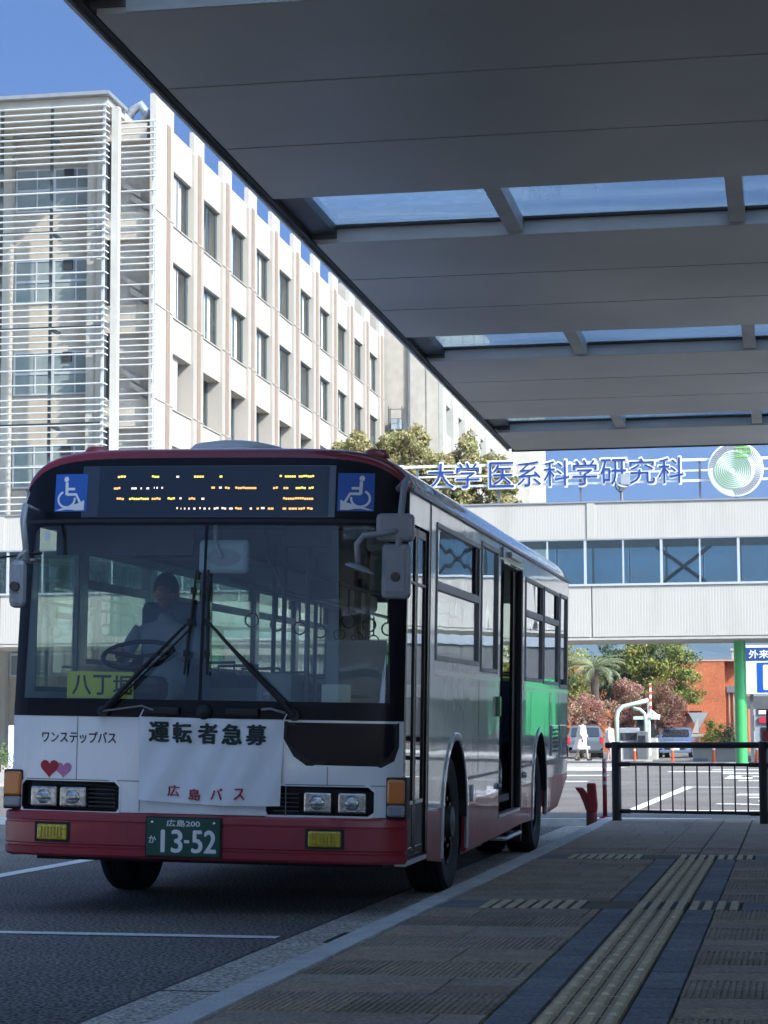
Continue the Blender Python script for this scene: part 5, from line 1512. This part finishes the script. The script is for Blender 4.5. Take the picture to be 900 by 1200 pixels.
# ================================================================== STREET FURNITURE NEAR THE STOP
fx0, fy0 = Vector((-1.97, 25.75, .1)), Vector((-.27, 24.95, .1))
fen = thing('pedestrian_fence', 'dark bronze pedestrian fence with thin balusters closing the end of the pavement', 'fence', fx0)
dv = (fy0 - fx0); dv.z = 0; fl_ = dv.length; fen.rotation_euler = (0, 0, atan2(dv.y, dv.x))
for k in (0, 1, 2, 3, 4):
    q = MB(); q.lathe([(.056, -.1), (.056, .90), (.050, .915), (0, .917)], (k * fl_, 0, 0), n=20); o = q.build('post', M_fence, fen); round_shade(o, 40)
for k in (0, 1, 2, 3):
    a, b = k * fl_ + .058, (k + 1) * fl_ - .058
    q = MB(); q.tube([(a - (.10 if k == 0 else 0), 0, .90) if False else (a, 0, .875), (b, 0, .875)], .034, 14); o = q.build('top_rail', M_fence, fen, smooth=False); round_shade(o, 50)
    for z in (.655, .115):
        q = MB(); q.box(a + .10, b - .10, -.018, .018, z - .018, z + .018)
        q.tube([(a, 0, z), (a + .12, 0, z)], .026, 10); q.tube([(b - .12, 0, z), (b, 0, z)], .026, 10); q.build('rail', M_fence, fen)
    for i in range(10):
        x = a + .20 + i * .158
        q = MB(); q.tube([(x, 0, .132), (x, 0, .638)], .0095, 8); q.build('baluster', M_fence, fen)
q = MB(); q.tube([(-.13, 0, .875), (-.04, 0, .875)], .034, 14); q.build('rail_stub', M_fence, fen)

rp = thing('broken_bollard', 'dark red rubber bollard split in two and leaning at the kerb end', 'bollard', (-2.30, 26.15, .0))
q = MB(); q.lathe([(.065, 0), (.065, .14), (.062, .19)], (0, 0, 0), n=18); q.build('base', mat('dark_red_rubber', (.12, .01, .01), .6), rp)
def slab(pts, w, t, name):
    q = MB(); rings = []
    for (x, z) in pts: rings += [(x - w / 2, -t, z), (x + w / 2, -t, z), (x + w / 2, t, z), (x - w / 2, t, z)]
    n = len(pts); fs = [(3, 2, 1, 0), tuple((n - 1) * 4 + i for i in range(4))]
    for i in range(n - 1):
        for j in range(4): fs.append((i * 4 + j, i * 4 + (j + 1) % 4, (i + 1) * 4 + (j + 1) % 4, (i + 1) * 4 + j))
    q.add(rings, fs); return q.build(name, M_redp, rp, bevel=.02)
slab([(.01, .18), (.02, .27), (.01, .38), (-.0, .53)], .11, .04, 'upright_half')
slab([(-.01, .185), (-.04, .28), (-.09, .40), (-.15, .48)], .10, .035, 'leaning_half')
st_ = thing('striped_post', 'slim dark red post with white bands just behind the left fence post', 'post', (-2.26, 27.6, .0))
q = MB(); q.lathe([(.12, 0), (.115, .03), (.05, .09)], (0, 0, 0), n=18); q.build('base', M_redp, st_, smooth=True)
q = MB(); q.lathe([(.028, .09), (.027, .80), (0, .81)], (0, 0, 0), n=16); q.build('post', M_redp, st_, smooth=True)
q = MB()
for z in (.48, .58, .68, .76): q.lathe([(.030, z), (.030, z + .04)], (0, 0, 0), n=16)
q.build('reflective_band', mat('dull_white_band', (.28, .28, .3), .4), st_)

for i, (x, y, lab) in enumerate([(-6.0, 88.0, 'orange flexible post nearest the toll gantry, left of the blue car'), (-4.6, 90.0, 'orange flexible post in front of the small blue car'), (-2.68, 81.8, 'orange flexible post before the pale planter wall'), (-1.12, 81.9, 'orange flexible post right of the green bridge post')]):
    p = thing('delineator_post', lab, 'post', (x, y, .11 if y < 85 else .0), 0, 'orange flexible posts across the road')
    h = .75 if y > 85 else .68
    q = MB(); q.lathe([(.10, 0), (.09, .05), (.04, .07)], (0, 0, 0), n=12); q.build('base', M_orange, p)
    q = MB(); q.lathe([(.055, .07), (.055, h), (.03, h + .05), (0, h + .05)], (0, 0, 0), n=12); q.build('post', M_orange, p)
    q = MB(); q.lathe([(.058, h * .66), (.058, h * .66 + .08)], (0, 0, 0), n=12); q.lathe([(.058, h * .9), (.058, h * .9 + .07)], (0, 0, 0), n=12); q.build('white_band', M_ink, p)

# ================================================================== FAR SIDE
# parking sign
ps = thing('parking_sign', 'large white and blue parking sign board beyond the green bridge post', 'sign', (-.2, 92, 0))
q = MB(); q.box(-1.55, 3.2, -.10, .10, 2.78, 4.80); q.build('board', M_wsteel, ps, bevel=.02)
q = MB(); q.box(-1.52, 3.17, -.115, -.101, 4.16, 4.70); hb_ = q.build('blue_header', mat('navy_sign_blue', (.02, .06, .22), .4), ps)
q = MB(); q.box(-.98, .78, -.118, -.101, 2.86, 4.08); pb = q.build('blue_square', M_blues, ps)
tf = lambda a, b, d: (a, -.121 + d, b)
text_obj('sign_lettering', '外来患者', (-1.30, .34, 4.26, 4.60), lambda a, b, d: (a, -.119 + d, b), M_ink, ps, bold=.02)
text_obj('sign_lettering', 'P', (-.70, .30, 2.99, 3.95), tf, M_ink, ps, bold=.04)
q = MB()
for x in (-1.3, 2.9): q.box(x, x + .14, .12, .26, 0, 4.6)
q.build('sign_post', M_alu, ps)
pk = thing('parking_entrance', 'grey flat roofed car park entrance behind the parking sign', 'building', (-.8, 94, 0))
q = MB(); q.box(-.9, 14, 0, .3, 2.2, 2.75); q.build('roof_beam', M_alu, pk)
q = MB(); q.box(-.6, 14, .31, 14, 2.30, 2.7); q.build('roof', M_dark, pk)
for x in (.15, 4, 8): box_obj('pillar', M_grey, pk, (x, x + .3, .31, .6, 0, 2.29))
box_obj('rear_wall', M_dark, pk, (-.2, 14, 13.4, 13.7, 0, 2.29))
box_obj('ticket_gate', M_redp, pk, (-.25, .05, 2.0, 2.3, 0, 1.3))
for z in (.35, .75, 1.15): box_obj('gate_rail', M_redp, pk, (.051, 3.0, 2.1, 2.16, z, z + .06))
for i in range(8): box_obj('gate_bar', M_redp, pk, (.2 + i * .35, .25 + i * .35, 2.165, 2.2, .1, 1.3))
o = thing('shop_front', 'low shop front with red and white signs far behind the parking sign', 'building', (-1.6, 112, 0))
box_obj('wall', M_grey, o, (0, 9, 0, 6, 0, 3.6)); box_obj('red_sign', mat('red_shop_sign', (.4, .03, .04), .5), o, (.2, 4.5, -.12, -.001, 1.7, 2.0)); box_obj('white_sign', M_wsteel, o, (.2, 4.5, -.1, -.001, 2.15, 2.5)); box_obj('window', M_carg, o, (.3, 5, -.05, -.001, .5, 1.5))

# toll gantry and ticket machines
tg = thing('height_gantry', 'pale green bent pipe height gantry over the car park lane', 'gantry', (-7.6, 100, 0))
q = MB(); q.tube([(0, 0, 0), (0, 0, 1.9), (.06, 0, 2.2), (.30, 0, 2.42), (.75, 0, 2.52), (1.45, 0, 2.70)], .10, 12)
q.build('front_pipe', M_pgreen, tg, smooth=True)
q = MB(); q.tube([(.70, .8, 2.35), (1.0, .8, 2.28), (1.2, .8, 2.1), (1.25, .8, 1.8), (1.25, .8, 0)], .08, 12); q.build('rear_pipe', M_pgreen, tg, smooth=True)
q = MB(); q.tube([(1.45, 0, 2.70), (1.45, 0, .2)], .07, 8); q.tube([(1.45, 0, 2.3), (1.9, 0, 1.95)], .05, 8); q.box(1.35, 1.95, -.15, .2, 1.92, 2.05); q.build('signal_bracket', M_wsteel, tg)
q = MB(); q.box(1.50, 1.58, -.1, .1, 2.06, 3.45); q.build('barrier_arm_up', M_wsteel, tg)
q = MB()
for i in range(4): q.box(1.495, 1.585, -.105, .105, 2.3 + i * .32, 2.45 + i * .32)
q.build('arm_stripe', M_orange, tg)
for i, (x, y, a, b, c, m_, l) in enumerate([(-6.95, 98.6, .9, .5, 1.45, M_grey, 'grey ticket machine cabinet under the green gantry'), (-6.35, 98.2, .45, .5, 1.30, M_alu, 'narrow dark grey machine right of the ticket cabinet'), (-7.5, 97.9, .55, .5, .85, M_tow, 'low pale cabinet at the foot of the green gantry')]):
    o = thing('ticket_machine', l, 'machine', (x, y, 0))
    q = MB(); q.box(-a / 2, a / 2, -b / 2, b / 2, 0, c); q.build('cabinet', m_, o, bevel=.03)
    q = MB(); q.box(-a / 2 + .08, a / 2 - .08, -b / 2 - .02, -b / 2 - .001, c * .62, c * .85); q.build('screen', M_carg, o)
gb = thing('guard_booth', 'small booth with dark window behind the ticket machines', 'booth', (-6.3, 103, 0))
box_obj('wall', M_tow, gb, (-.7, .3, 0, 1.5, 0, 1.0)); box_obj('window', M_carg, gb, (-.62, .22, .05, 1.45, 1.001, 1.85)); box_obj('roof', M_pgreen, gb, (-.75, .38, -.15, 1.65, 1.851, 2.0))
sb = thing('road_sign', 'back of an inverted triangle road sign on a grey pole beside the hedge', 'sign', (-3.78, 96, 0))
q = MB(); q.tube([(0, 0, 0), (0, 0, 2.1)], .045, 10); q.build('pole', M_alu, sb)
q = MB(); q.poly([(-.42, 2.08), (.42, 2.08), (.05, 1.42), (-.05, 1.42)], [], lambda a, b, d: (a, -.07 + d, b), .03); q.build('sign_plate', M_grey, sb)
q = MB(); q.box(-.30, .30, -.06, -.03, 1.05, 1.16); q.poly([(-.28, 1.2), (.02, 1.2), (-.02, 1.9)], [], lambda a, b, d: (a, -.09 + d, b), .015); q.build('lower_plate', M_tow, sb)

# cars
def car(name, label, x, y, rz, body_m, L, Wd, Hh, rear, parked_group=None):
    t = thing(name, label, 'car', (x, y, 0), rz)
    # side profile (y forward negative = towards camera), y from 0 (near end) to L
    if rear: prof = [(0, .35), (.0, .75), (.06, 1.02), (.30, Hh - .06), (.7, Hh), (L * .45, Hh), (L * .66, Hh * .98 - .35), (L * .74, .98), (L - .12, .82), (L, .6), (L, .3)]
    else: prof = [(0, .30), (.02, .62), (.12, .80), (1.0, .98), (1.75, Hh - .08), (2.2, Hh), (L * .8, Hh - .03), (L - .15, 1.0), (L, .8), (L, .35)]
    n = len(prof); q = MB(); secs = []
    for (yy, zz) in prof:
        k = 0.5 if zz < 1.0 else .5 - .11 * (zz - 1.0) / (Hh - 1.0)
        e = 1 - .06 * (1 if yy < .05 or yy > L - .05 else 0)
        secs.append((yy, zz, Wd * k * e))
    # loft body: lower hull box with cambered sides
    vs = []; fs = []
    for yy, zz, hw in secs:
        vs += [(-hw, yy, zz), (-hw * .6, yy, zz + .02), (hw * .6, yy, zz + .02), (hw, yy, zz)]
    for i in range(n - 1):
        for j in range(3): fs.append((i * 4 + j, i * 4 + j + 1, (i + 1) * 4 + j + 1, (i + 1) * 4 + j))
    base = len(vs)
    for s in (-1, 1):
        o_ = len(vs)
        for yy, zz, hw in secs: vs.append((s * hw, yy, zz)); vs.append((s * Wd / 2 * .98, yy, min(zz, .9))); vs.append((s * Wd / 2 * .95, yy, .25))
        for i in range(n - 1):
            for j in range(2): fs.append((o_ + i * 3 + j, o_ + i * 3 + j + 1, o_ + (i + 1) * 3 + j + 1, o_ + (i + 1) * 3 + j))
    vs += [(-Wd * .45, 0, .25), (Wd * .45, 0, .25), (Wd * .45, L, .25), (-Wd * .45, L, .25)]
    fs.append((len(vs) - 4, len(vs) - 3, len(vs) - 2, len(vs) - 1))
    fs.append((0, 3, len(vs) - 3, len(vs) - 4))
    q.add(vs, fs); o = q.build('body', body_m, t); round_shade(o, 35)
    # glass
    q = MB()
    if rear: g = [(.09, 1.05, .40), (.30, Hh - .13, .37)]
    else: g = [(1.08, 1.03, .40), (1.72, Hh - .12, .36)]
    (ya, za, ka), (yb_, zb_, kb) = g; off = -.03
    q.add([(-Wd * ka, ya + off * 2, za + .02), (Wd * ka, ya + off * 2, za + .02), (Wd * kb, yb_ + off * 2, zb_ + .02), (-Wd * kb, yb_ + off * 2, zb_ + .02)], [(0, 1, 2, 3)]); q.build('windscreen' if not rear else 'rear_window', M_carg, t)
    for s in (-1, 1):
        q = MB(); x_ = s * Wd * .492
        y0 = .5 if rear else 1.5; y1 = L * .66 if rear else L * .82
        q.add([(x_, y0, 1.02), (x_, y1, 1.02), (s * Wd * .42, y1 - .3, Hh - .13), (s * Wd * .42, y0 + .35, Hh - .13)], [(0, 1, 2, 3)]); q.build('side_window', M_carg, t)
    for yy in (L * .18, L * .82):
        for s in (-1, 1):
            q = MB(); q.lathe([(.0, 0), (.2, 0), (.31, .02), (.32, .1), (.31, .2), (0, .2)], (s * Wd / 2 - .1 - (.1 if s > 0 else .08), yy, .32), axis='x', n=20); w = q.build('wheel', M_tyre, t)
            q = MB(); q.lathe([(.19, 0), (.0, s * .02)], (s * (Wd / 2 - .0), yy, .32), axis='x', n=14); q.build('rim', M_trim, w)
    for s in (-1, 1):
        q = MB()
        if rear: q.box(s * Wd * .46 - .09, s * Wd * .46 + .06, -.02, .1, .72, 1.05); q.build('tail_light', M_tail, t, bevel=.02)
        else: q.box(s * Wd * .36 - .17, s * Wd * .36 + .17, -.01, .12, .62, .76); q.build('headlight', M_lens, t, bevel=.03)
    q = MB(); q.box(-.22, .22, -.05, -.021, .45 if rear else .38, .60 if rear else .5); q.build('number_plate', M_ink, t)
    q = MB(); q.box(-Wd * .46, Wd * .46, -.03, .05, .25, .40); q.build('bumper', M_blackm if rear else body_m, t, bevel=.03)
    if not rear:
        q = MB(); q.box(-.5, .5, -.025, .03, .42, .60); q.build('grille', M_blackm, t)
    for s in (-1, 1):
        q = MB(); q.box(s * (Wd / 2 + .08) - .09, s * (Wd / 2 + .08) + .09, (L * .55 if rear else 1.45), (L * .55 if rear else 1.45) + .1, .98, 1.12); q.build('door_mirror', body_m, t, bevel=.02)
    return t
car('parked_car', 'silver hatchback seen from behind beside the person in the white coat', -9.75, 108, radians(6), M_carw, 4.1, 1.75, 1.62, True)
car('parked_car', 'small blue silver car facing the bus stop beside the hedge', -5.5, 110, radians(0), M_carb, 4.0, 1.66, 1.50, False)

# planter wall and hedge
pw = thing('planter_wall', 'low pale planter wall behind the orange posts', 'wall', (-2.8, 86.6, 0))
box_obj('wall', M_farp, pw, (-.85, .90, 0, 3.4, 0, .60)); box_obj('coping', M_tow, pw, (-.88, .93, -.03, 3.43, .602, .66)); box_obj('stone_block', M_alu, pw, (-.80, -.25, -.4, -.05, 0, .22))
rn = random.Random(3)
hd = thing('hedge_shrub', 'light green shrub growing in the planter at the left', 'shrub', (-2.95, 88.4, .5))
leaves('foliage', crown_clumps(rn, (.05, 0, .75), (.42, .5, .55), 14, .24, 130), .035, M_leafh, hd, 2)
q = MB(); q.tube([(0, 0, .1), (0, 0, .8)], .04, 6); q.build('stem', M_bark, hd)
hd2 = thing('hedge_shrub', 'dark round evergreen shrub beside the green bridge post', 'shrub', (-2.2, 88.2, .5))
leaves('foliage', crown_clumps(rn, (0, 0, .55), (.55, .5, .45), 18, .26, 160), .035, M_leafd, hd2, 3)
q = MB(); q.tube([(0, 0, .1), (0, 0, .6)], .05, 6); q.build('stem', M_bark, hd2)

# orange brick building, white tower, mountain
ob = thing('brick_building', 'plain orange brick building with a small balcony behind the trees', 'building', (-8, 150, 0))
box_obj('wall', M_brick, ob, (-14, 3.9, 0, 18, 0, 6.1)); box_obj('side_wall', M_brick, ob, (3.901, 5.4, 1.2, 18, 0, 6.1)); box_obj('coping', mat('pink_coping', (.5, .25, .18), .8), ob, (-14, 5.5, -.05, 18, 6.101, 6.2))
bal = box_obj('balcony', M_brick, ob, (.75, 2.4, -.9, -.01, 2.75, 2.95))
q = MB()
for i in range(8): q.box(.78 + i * .22, .82 + i * .22, -.88, -.84, 2.951, 3.4)
q.box(.75, 2.4, -.9, -.84, 3.401, 3.46); q.build('railing', mat('orange_railing', (.45, .16, .08), .6), bal)
box_obj('doorway', mat('dark_brick_recess', (.16, .05, .03), .9), ob, (1.1, 2.2, -.03, -.001, 0, 2.6))
for x in (4.15, 4.45, 4.75):
    q = MB(); q.tube([(x, 1.1, 0), (x, 1.1, 4.0), (x + .12, 1.1, 4.3)], .05, 8); q.build('down_pipe', M_pil, ob, smooth=True)
box_obj('pipe_hood', M_alu, ob, (4.0, 5.1, .9, 1.19, 4.0, 4.45)); box_obj('wall_seam', M_joint, ob, (-10, 3.8, -.006, -.001, 3.55, 3.58))
wt = thing('distant_building', 'narrow white distant building behind the orange brick wall', 'building', (-4.8, 200, 0))
box_obj('wall', M_facade, wt, (0, 2.2, 0, 6, 0, 8.7)); box_obj('roof', M_tow, wt, (-.1, 2.3, -.1, 6.1, 8.701, 8.9))
for i in range(3): box_obj('window', M_carg, wt, (.3, 1.9, -.05, -.001, 1.5 + i * 2.4, 2.9 + i * 2.4))
q = MB(); rn = random.Random(9)
def mt(u, v):
    x = -900 + 1800 * u; y = 1400 + 900 * v
    h = 175 * (sin(min(v * 1.15, 1) * pi / 2)) ** 1.1 * (.75 + .2 * sin(u * 7 + 1) + .12 * sin(u * 17 + v * 5) + .06 * sin(u * 43 + v * 23)) + 4 * sin(u * 90 + v * 30) * v
    return (x, y, -4 + h)
q.grid(mt, 160, 30); o = q.build('mountain', M_mount, None, smooth=True); struct(o)

# ================================================================== TREES
def broadleaf(name, label, x, y, h, th, r, n, cr, per, leaf, m, seed, zc=None, nl=7, group=None):
    rn = random.Random(seed); t = thing(name, label, 'tree', (x, y, 0), 0, group)
    z = zc or (th + (h - th) * .5)
    q = limbs((0, 0, 0), th + (h - th) * .35, .02 * h + .05, r[0] * .7, nl, rn, h * .9); q.build('trunk', M_bark, t, smooth=True)
    leaves('crown', crown_clumps(rn, (0, 0, z), (r[0], r[1], (h - z) * .9), n, cr, per), leaf, m, t, seed + 1)
    return t
t = thing('autumn_tree', 'tall sparse yellowing autumn tree behind the bridge beside the white wing', 'tree', (-15.6, 94, 0))
rn = random.Random(21)
q = limbs((0, 0, 0), 9, .22, 2.8, 10, rn, 13.5); q.tube([(0, 0, 8), (-.3, 0, 12), (-.4, 0, 14.6)], [.12, .07, .02], 6); q.tube([(.5, 0, 7), (2.2, 0, 11), (2.4, 0, 13.8)], [.1, .06, .02], 6); q.tube([(-.5, 0, 7), (-2.6, 0, 11), (-2.9, 0, 13.6)], [.1, .06, .02], 6)
q.build('trunk', M_bark, t, smooth=True)
cl = []
for (cx, cz, rx, rz_, k) in [(-.3, 13.2, .75, 1.7, 30), (2.1, 12.7, .85, 1.5, 28), (-2.3, 12.7, .8, 1.2, 22), (-1.3, 11.4, 1.4, 1.3, 44), (1.2, 11.4, 1.5, 1.3, 60), (0, 11.8, 2.6, 1.0, 50), (.8, 10.4, 3.0, .9, 50), (3.6, 11.6, .9, 1.0, 20), (.9, 12.6, .8, 1.0, 36), (-1.3, 12.7, .8, .9, 30), (3.2, 12.5, .7, .8, 22), (-3.3, 12.4, .7, .9, 22), (-3.5, 13.2, .6, .8, 22), (-2.7, 13.7, .5, .8, 20), (-1.2, 13.5, .6, .8, 22), (-3.0, 11.2, .9, 1.2, 20), (4.2, 10.2, .8, .9, 16), (0, 9.6, 3.4, 1.6, 60)]:
    cl += crown_clumps(rn, (cx, 0, cz), (rx, 1.2, rz_), int(k * 1.6), .34, 120)
leaves('crown', cl, .08, M_leafa, t, 22)
broadleaf('ginkgo_tree', 'big yellow green tree in front of the brick building', -7.0, 125, 7.6, 1.6, (2.3, 1.8), 90, .55, 190, .085, M_leafg, 31, zc=4.6)
broadleaf('ginkgo_tree', 'dark green tree behind the palm under the bridge', -9.6, 128, 7.2, 1.6, (1.9, 1.6), 60, .55, 190, .085, M_leafd, 37, zc=4.4)
broadleaf('red_shrub_tree', 'low reddish brown tree left of the palm, behind the silver car', -10.4, 113, 3.5, .5, (1.3, 1.2), 46, .36, 150, .055, M_leafr, 41, zc=2.1)
broadleaf('red_shrub_tree', 'low reddish brown tree behind the green gantry', -8.1, 113.5, 4.1, .5, (1.3, 1.2), 50, .36, 150, .055, M_leafr, 43, zc=2.5)
broadleaf('red_shrub_tree', 'low reddish brown tree right of the gantry above the blue car', -6.0, 112, 4.0, .5, (1.1, 1.2), 44, .36, 140, .055, mat('russet_leaf', (.27, .16, .09), .7, col2=(.24, .10, .07), vscale=1, transl=.3), 45, zc=2.7)
for i, (x, lab) in enumerate([(-14.5, 'green tree behind the bus, under the bridge'), (-19.5, 'green tree left of the middle, hidden mostly by the bus'), (-12.0, 'dark green tree just left of the palm behind the bus')]):
    broadleaf('garden_tree', lab, x, 118 + i, 6.5, 1.5, (2.1, 1.8), 50, .55, 140, .09, [M_leafg, M_leafd, M_leafg][i], 51 + i, zc=4.2, group='garden trees behind the bus')
# palm
pm = thing('palm_tree', 'feathery palm tree under the bridge behind the red shrubs', 'tree', (-9.8, 114, 0))
q = MB(); q.tube([(0, 0, 0), (.05, 0, 2.4), (0, 0, 4.6)], [.24, .2, .22], 12); q.build('trunk', M_bark, pm, smooth=True)
rn = random.Random(8); fr = []
for i in range(34):
    a = 2 * pi * rn.random(); e = rn.uniform(-.1, 1.25); L = rn.uniform(1.7, 2.3); pts = []
    q = MB(); vs = []; fs = []
    for k in range(9):
        s = k / 8; d = L * s; el = e - 1.25 * s * s
        hx = d * cos(el * .9) * .95; hz = d * sin(e) - .75 * s * s * L * .75
        pts.append(Vector((cos(a) * hx, sin(a) * hx, 4.6 + hz)))
    q.tube(pts, [.022 - .002 * k for k in range(9)], 4)
    for k in range(24):
        s = .12 + k / 24 * .88; j = min(int(s * 8), 7); f_ = s * 8 - j; p = pts[j].lerp(pts[j + 1], f_); tdir = (pts[j + 1] - pts[j]).normalized()
        side = tdir.cross(Vector((0, 0, 1))).normalized(); ll = .42 * sin(pi * min(1, s * .85 + .12))
        for sg__ in (-1, 1):
            tip = p + side * sg__ * ll * .8 + tdir * ll * .45 - Vector((0, 0, ll * .35)); b = len(vs)
            vs += [p - tdir * .018, p + tdir * .018, tip]; fs.append((b, b + 1, b + 2))
    q.add(vs, fs); q.build('frond', M_palm, pm)

# left side: low building with ribbed shutters, hedge, post
gl_ = thing('garage_building', 'low white garage building with grey ribbed shutters under the left end of the bridge', 'building', (-50, 92, 0))
box_obj('wall', M_facade, gl_, (0, 36, .4, 9, 0, 5.0)); box_obj('parapet', M_facade, gl_, (0, 36.2, 0, 9.2, 4.62, 5.55)); box_obj('band', M_facade, gl_, (0, 36.1, .0, .39, 3.0, 3.35))
sh = None
for k in range(12):
    q = MB(); vs = []; n = 20; w = 2.9
    for i in range(n):
        x = i * w / n; vs += [(x, 0), (x + .08, .03)]
    pts = [(x, d + .2, 0.15) for x, d in vs] + [(x, d + .2, 2.95) for x, d in vs]; kk = len(vs)
    q.add(pts, [(i, i + 1, kk + i + 1, kk + i) for i in range(kk - 1)])
    if sh is None: sh = q.build('ribbed_shutter', M_shut, gl_, loc=(.05, 0, 0))
    else: again(sh, gl_, (.05 + k * 3, 0, 0))
    again(sh, gl_, (.05 + k * 3, 0, 3.25)).scale = (1, 1, .45)
box_obj('post', M_wsteel, thing('white_post', 'short white post beside the hedge at the left edge', 'post', (-27.3, 75, .1)), (-.08, .08, -.08, .08, 0, 1.45), bevel=.02)
hl = thing('left_hedge', 'bright green clipped hedge at the far left behind the bus', 'hedge', (-28.9, 62, .09))
rn = random.Random(77)
leaves('foliage', [((x * .35 - 3.4, 0, .42 + .05 * rn.random()), (.32, .5, .46), 330) for x in range(28)], .035, M_leafh, hl, 71)
box_obj('stem', M_bark, hl, (-3.4, 6, -.1, .1, 0, .3))
# unseen green panels, added to make the green reflection in the bus flank
gf = thing('green_site_screen', 'green sheeted site screen standing right of the road beyond the canopy', 'screen', (1.9, 62, 0))
box_obj('sheet', M_sgreen, gf, (0, .85, 0, .06, .9, 2.5)); box_obj('sheet', M_sgreen, gf, (1.50, 1.62, 0, .06, .9, 2.5))
for x in (.0, .79, 1.53): box_obj('post', M_alu, gf, (x, x + .06, .061, .12, 0, 2.55))

# behind the camera: what the windscreen mirrors
bb = thing('office_block', 'beige office block across the street behind the viewer', 'building', (-34, -62, 0))
box_obj('wall', M_facade, bb, (0, 26, -12, 0, 0, 9)); 
for r in range(2):
    for k in range(8): box_obj('window', M_carg, bb, (1 + k * 3.1, 3.2 + k * 3.1, .001, .06, 1.2 + r * 4, 3.2 + r * 4))
for i, (x, y) in enumerate([(-7, -48), (-15, -44), (-2, -52), (5, -46)]):
    broadleaf('street_tree', ['street tree behind the viewer nearest the road', 'street tree before the beige office block', 'street tree behind the bus stop', 'street tree at the right behind the viewer'][i], x, y, 8, 3, (3.4, 3.0), 60, .9, 110, .18, M_leafd, 61 + i)
for k in range(7): line([(-12 + k * 1.0, -14), (-11.5 + k * 1.0, -14), (-11.5 + k * 1.0, -10), (-12 + k * 1.0, -10)])

cp = thing('car_park_building', 'long dark grey car park building right of the parking sign', 'building', (6, 112, 0))
box_obj('wall', mat('dark_grey_wall', (.10, .10, .105), .8, var=.1, vscale=.5), cp, (0, 60, 0, 20, 0, 7.2)); box_obj('band', M_grey, cp, (0, 60, -.1, -.001, 5.2, 5.8))
for k in range(12): box_obj('opening', M_room, cp, (1 + k * 4.8, 4.6 + k * 4.8, -.05, -.002, .4, 2.6))

# ================================================================== AIR
hz = MB(); hz.box(-1400, 1400, -110, 2420, -1.5, 260)
hm = bpy.data.materials.new('thin_air'); hm.use_nodes = True
hn = hm.node_tree; hn.nodes.remove(hn.nodes['Principled BSDF'])
pv = hn.nodes.new('ShaderNodeVolumePrincipled'); pv.inputs['Density'].default_value = 0.00012; pv.inputs['Color'].default_value = (0.55, 0.74, 1.0, 1)
hn.links.new(pv.outputs[0], hn.nodes['Material Output'].inputs['Volume'])
ho = hz.build('haze', hm); struct(ho, 'stuff')
